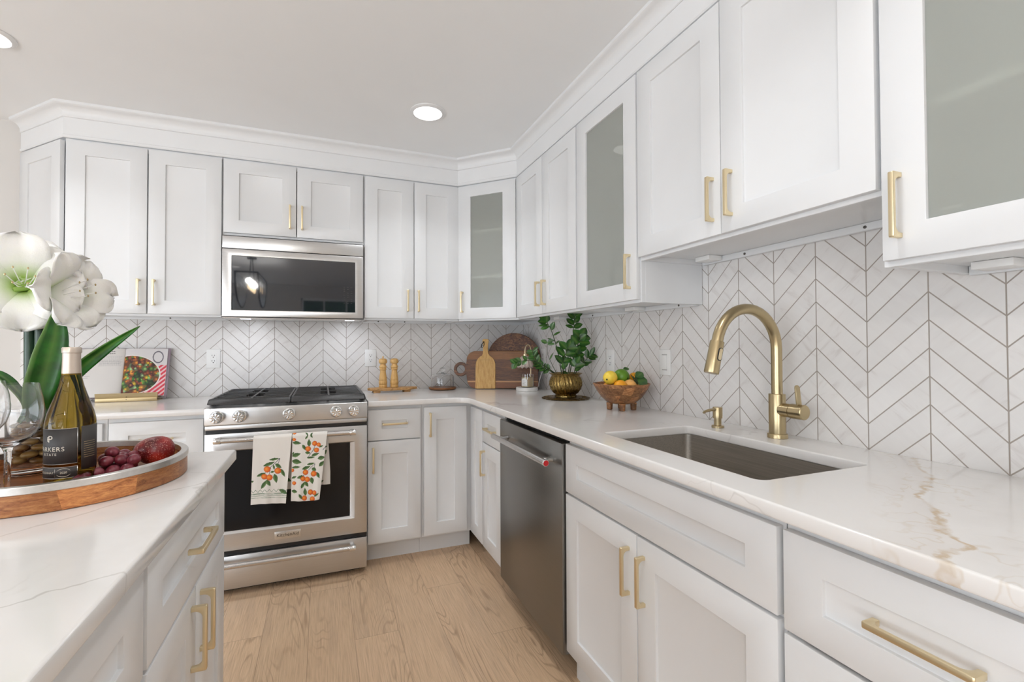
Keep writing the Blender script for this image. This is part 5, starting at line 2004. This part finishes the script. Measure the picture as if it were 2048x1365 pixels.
def pebbles():
    rnd = random.Random(21)
    n = 0
    z = TF+.0195
    for layer in range(6):
        h = .0075
        spots = [(0.030, 60*k+layer*31+rnd.uniform(-6, 6)) for k in range(6)] + ([(.006, 0)] if layer < 4 else [])
        for rr, a_ in spots:
            if layer >= 3 and rr < .02: continue
            c_ = (VX+rr*math.cos(R(a_)), VY+rr*math.sin(R(a_)), z+h+layer*.0153)
            sx, sy, sz = .0152, rnd.uniform(.0125, .0138), rnd.uniform(.0066, .0076)
            o = MB().ellipsoid(c_, (sy, sx, sz), 16, 10, rot=Matrix.Rotation(R(a_), 3, 'Z') @ Matrix.Rotation(R(rnd.uniform(-7, 7)), 3, 'X'), noise=.03, seed=n).build('pebble', M['pebble'])
            tag(o, 'smooth brown river pebble inside the glass vase', 'pebble', 'river pebbles in the glass vase')
            n += 1


pebbles()


# ---- amaryllis
def amaryllis():
    root = thing('amaryllis', 'white amaryllis blooms with green throats and strap leaves in the vase', 'flowers', (VX, VY, TF+.113))
    zb = TF+.114
    for top, b0 in (((-2.086, -1.892, 1.335), (VX-.010, VY+.002, zb)), ((-2.060, -1.905, 1.330), (VX+.012, VY-.010, zb))):
        b0, t0 = Vector(b0), Vector(top)
        pts = [b0.lerp(t0, k/8) for k in range(9)]
        MB().tube(pts, [.0115]*7+[.0105, .009], 18).build('stalk', M['stalk'], root)
    view = Vector((CAM['loc'][0]-VX, CAM['loc'][1]-VY, 0)).normalized()
    def strap(pts, w, tw=0):
        P = [Vector(p) for p in pts]
        sp = []
        for i in range(len(P)-1):
            p0, p1, p2, p3 = P[max(i-1, 0)], P[i], P[i+1], P[min(i+2, len(P)-1)]
            for k in range(6):
                t = k/6
                sp.append(.5*((2*p1)+(-p0+p2)*t+(2*p0-5*p1+4*p2-p3)*t*t+(-p0+3*p1-3*p2+p3)*t**3))
        sp.append(P[-1])
        mb = MB(); cols = []
        V = []
        n = len(sp)-1
        for j, p in enumerate(sp):
            d = (sp[min(j+1, n)]-sp[max(j-1, 0)]).normalized()
            nv = (view+Vector((0, 0, tw))).normalized()
            side = d.cross(nv).normalized()
            nn = side.cross(d)
            t = j/n
            ww = w*min(1, .55+1.1*t)*(1-max(0, (t-.55)/.45)**1.7)+.0006
            row = []
            for i in range(7):
                s_ = -1+i/3
                row.append(mb.bm.verts.new(p+side*(s_*ww)+nn*(-.28*ww*(1-s_*s_))))
                cols.append(.55 if i in (0,) else (.30 if i == 3 else .08*(1-abs(s_))))
            V.append(row)
        for j in range(n):
            for i in range(6):
                mb.bm.faces.new((V[j][i], V[j][i+1], V[j+1][i+1], V[j+1][i]))
        o = mb.build('leaf', M['strap'], root, angle=70, solidify=.0012)
        set_col(o, cols)
    strap([(-2.060, -1.912, zb), (-2.047, -1.945, 1.095), (-2.030, -1.952, 1.165), (-2.014, -1.955, 1.24), (-2.010, -1.957, 1.303)], .0285)
    strap([(VX+.025, VY+.005, zb), (-2.039, -1.880, 1.101), (-1.996, -1.885, 1.160), (-1.937, -1.900, 1.212), (-1.866, -1.930, 1.262)], .0140)
    strap([(VX-.015, VY-.03, zb), (-2.066, -1.940, 1.083), (-2.087, -1.950, 1.130), (-2.114, -1.955, 1.158), (-2.16, -1.95, 1.166)], .0095, .8)
    def flower(center, face, R_, roll, seed, depth=.075, flare=.035):
        rnd = random.Random(seed)
        w_ = Vector(face).normalized()
        t_ = Vector((0, 0, 1))
        e1 = w_.cross(t_).normalized()
        e2 = e1.cross(w_)
        o0 = Vector(center)-w_*depth*.85
        mb = MB(); cols = []
        NV, NU = 14, 10
        for k in range(6):
            a0 = R(60*k+roll+rnd.uniform(-5, 5))
            inner = k % 2
            W = R_*(.50 if inner else .58)
            Lk = R_*rnd.uniform(.94, 1.06)
            ph = rnd.uniform(0, 6)
            V = []
            for j in range(NV+1):
                t = j/NV
                row = []
                r_ = .010+Lk*(t**1.15)
                h = depth*(1-(1-t)**2.2)-flare*t**3+(-.006 if not inner else .003)
                wd = W*math.sqrt(max(0, 1-abs((t-.60)/(.66 if t < .60 else .402))**2.5))+.0008
                for i in range(NU+1):
                    s_ = -1+2*i/NU
                    da = s_*wd
                    cup = -.012*(s_*s_)*(1-t)+(.006*math.sin(5*s_+ph)+.003*math.sin(11*s_+2*ph))*t*t+.010*s_*s_*t
                    rad = e1*math.cos(a0)+e2*math.sin(a0)
                    tan = -e1*math.sin(a0)+e2*math.cos(a0)
                    p = o0+rad*r_+tan*da+w_*(h+cup)
                    row.append(mb.bm.verts.new(p))
                    g = max(0, 1-t/.42)**1.3*(1-.35*abs(s_))
                    gr = max(0, 1-t/.75)*.25*max(0, 1-abs(s_)*1.6)
                    g = min(1, g+gr)
                    c0, c1 = (.90, .89, .86), (.36, .56, .06)
                    cols.append(tuple(c0[q]*(1-g)+c1[q]*g for q in range(3)))
                V.append(row)
            for j in range(NV):
                for i in range(NU):
                    mb.bm.faces.new((V[j][i], V[j][i+1], V[j+1][i+1], V[j+1][i]))
        fl = mb.build('flower', M['petal'], root, angle=75, solidify=.0008)
        set_col(fl, cols)
        mb = MB()
        mb.tube([o0-w_*.035, o0-w_*.01, o0+w_*.012], [.005, .008, .012], 14)
        mb.build('flower_tube', leafy, fl)
        mb = MB()
        tips = MB()
        for k in range(6):
            a0 = R(60*k+roll+30)
            q = e1*math.cos(a0)*.012+e2*(math.sin(a0)*.010)
            e = o0+w_*(depth+.012)+q*1.9+e2*.010
            mb.tube([o0+w_*.004+q*.2, o0+w_*depth*.55+q, e], .0010, 6)
            tips.ellipsoid(e, (.0018, .0018, .0028), 8, 6)
        st = mb.build('stamens', M['paper'], fl)
        tips.build('anthers', M['stand'], st)
    leafy = plain('pale_green_tube', '#9ab860', .5, var=.1)
    vx = view
    flower((-2.072, -1.958, 1.356), (.36, -.93, .05), .099, 30, 2)
    flower((-1.985, -1.930, 1.338), (.93, -.40, .05), .082, 0, 5, depth=.085, flare=.020)
    flower((-2.150, -1.845, 1.405), (-.45, -.75, .55), .095, 10, 8)
    flower((-2.055, -1.845, 1.372), (.45, .75, .30), .085, 20, 9)


amaryllis()

# ---- fruit in the tray
def grapes():
    P = [(-1.921, -2.075, .938), (-1.928, -2.042, .938), (-1.915, -2.015, .938), (-1.890, -2.005, .938), (-1.866, -1.998, .938), (-1.896, -1.976, .938), (-1.870, -1.966, .938), (-1.920, -1.957, .938), (-1.905, -1.935, .938),
         (-1.906, -1.994, .957), (-1.882, -1.984, .957), (-1.858, -1.985, .955), (-1.918, -1.968, .958), (-1.890, -1.955, .957), (-1.896, -1.922, .957), (-1.873, -1.940, .955), (-1.902, -1.975, .974)]
    rnd = random.Random(2)
    tpl = None
    for i, p in enumerate(P):
        r = .0122
        if tpl is None:
            tpl = MB().ellipsoid((0, 0, 0), (r, r*1.0, r*1.14), 20, 12, rot=Matrix.Rotation(R(80), 3, 'Y')).build('grape', M['grape'], origin=(0, 0, 0))
            o = tpl
        else:
            o = tpl.copy()
            C.objects.link(o)
        o.location = p
        o.rotation_euler = (rnd.uniform(-.3, .3), rnd.uniform(-.3, .3), rnd.uniform(0, 6))
        tag(o, 'dusty dark red grape in the pile on the wooden tray', 'grape', 'red grapes on the tray')
    rt_ = thing('red_fruit', 'large speckled dark red fruit at the right end of the tray', 'fruit', (-1.840, -1.922, TF))
    c_ = Vector((-1.838, -1.918, TF+.0345))
    mb = MB()
    ax = Vector((.934, -.358, .0))
    e2 = Vector((.358, .934, 0))
    rings = []
    prof = [(-.046, .001), (-.045, .008), (-.040, .016), (-.030, .024), (-.016, .0305), (0, .034), (.014, .0345), (.026, .031), (.034, .024), (.0385, .014), (.040, .001)]
    for t, r in prof:
        rings.append([c_+ax*t+(e2*math.cos(2*math.pi*j/28)+Vector((0, 0, 1))*math.sin(2*math.pi*j/28))*r for j in range(28)])
    mb.ring_surface(rings)
    mb.build('skin', M['mango'], rt_)
    MB().cyl(c_+ax*-.0465+Vector((0, 0, .001)), c_+ax*-.052+Vector((0, 0, .004)), .0022, n=8).build('stem', M['stem'], rt_)


grapes()

# ------------------------------------------------------------------ the room behind the camera, seen mirrored in the microwave door
def chandelier():
    x, y, z = -2.36, -4.55, 2.02
    root = thing('chandelier', 'black iron boat-shaped chandelier mirrored in the microwave door', 'chandelier', (x, y, z-.3))
    mb = MB()
    for dx in (-.13, .13):
        pts = []
        for i in range(17):
            t = R(180+180*i/16)
            pts.append((x+dx, y+.48*math.cos(t), z+.16+.42*math.sin(t)))
        mb.tube(pts, .011, 8)
        mb.tube([(x+dx, y-.48, z+.16), (x+dx, y+.48, z+.16)], .011, 8)
    for yy in (-.48, .48):
        mb.tube([(x-.13, y+yy, z+.16), (x+.13, y+yy, z+.16)], .011, 8)
    mb.build('frame', M['iron'], root)
    for i in range(9):
        yy = y-.40+.1*i
        zz = z+.16-.42*math.sqrt(max(0, 1-((yy-y)/.48)**2))
        for dx in (-.125, .125):
            MB().cyl((x+dx, yy, zz), (x+dx, yy, z+.155), .012, n=10).build('glass_rod', M['glass'], root)
    for k in range(4):
        yy = y-.27+.18*k
        MB().ellipsoid((x, yy, z+.0), (.018, .018, .04), 12, 10).build('bulb', M['bulb'], root)
    for dy in (-.2, .2):
        MB().tube([(x, y+dy, z+.16), (x, y+dy*.4, CEIL-.02)], .006, 8).build('chain', M['iron'], root)
    for k in range(4):
        l = bpy.data.lights.new('chandelier_bulb_light', 'POINT')
        l.energy = 28; l.color = (1, .965, .93); l.shadow_soft_size = .03
        lo_ = bpy.data.objects.new('chandelier_bulb_light', l); lo_.location = (x, y-.27+.18*k, z+.075); C.objects.link(lo_)
    MB().lathe([(.06, CEIL-.022), (.06, CEIL-.001)], x, y, 24).build('canopy', M['iron'], root)


chandelier()


def hedge():
    root = thing('hedge', 'green garden hedge outside the rear window', 'hedge', (-1.4, -9.3, 0))
    rnd = random.Random(4)
    MB().box(-3.6, .8, -9.55, -9.2, 0, 3.0).build('core', M['hedge'], root)
    mb = MB()
    cols = []
    for k in range(1500):
        p = Vector((rnd.uniform(-3.6, .8), -9.17+rnd.uniform(-.05, .1), rnd.uniform(.8, 3.1)))
        d = Vector((rnd.uniform(-1, 1), rnd.uniform(-.2, .6), rnd.uniform(-1, .6))).normalized()
        leaf_surf(mb, cols, p, p+d*rnd.uniform(.07, .13), Vector((rnd.uniform(-.6, .6), 1, rnd.uniform(0, 1))), rnd.uniform(.018, .03), nu=2, nv=3)
    o = mb.build('leaves', M['hedge'], root)
    MB().box(-6, 4, -12, -7.51, -.06, -.01).build('soil', M['soil'], root)


hedge()
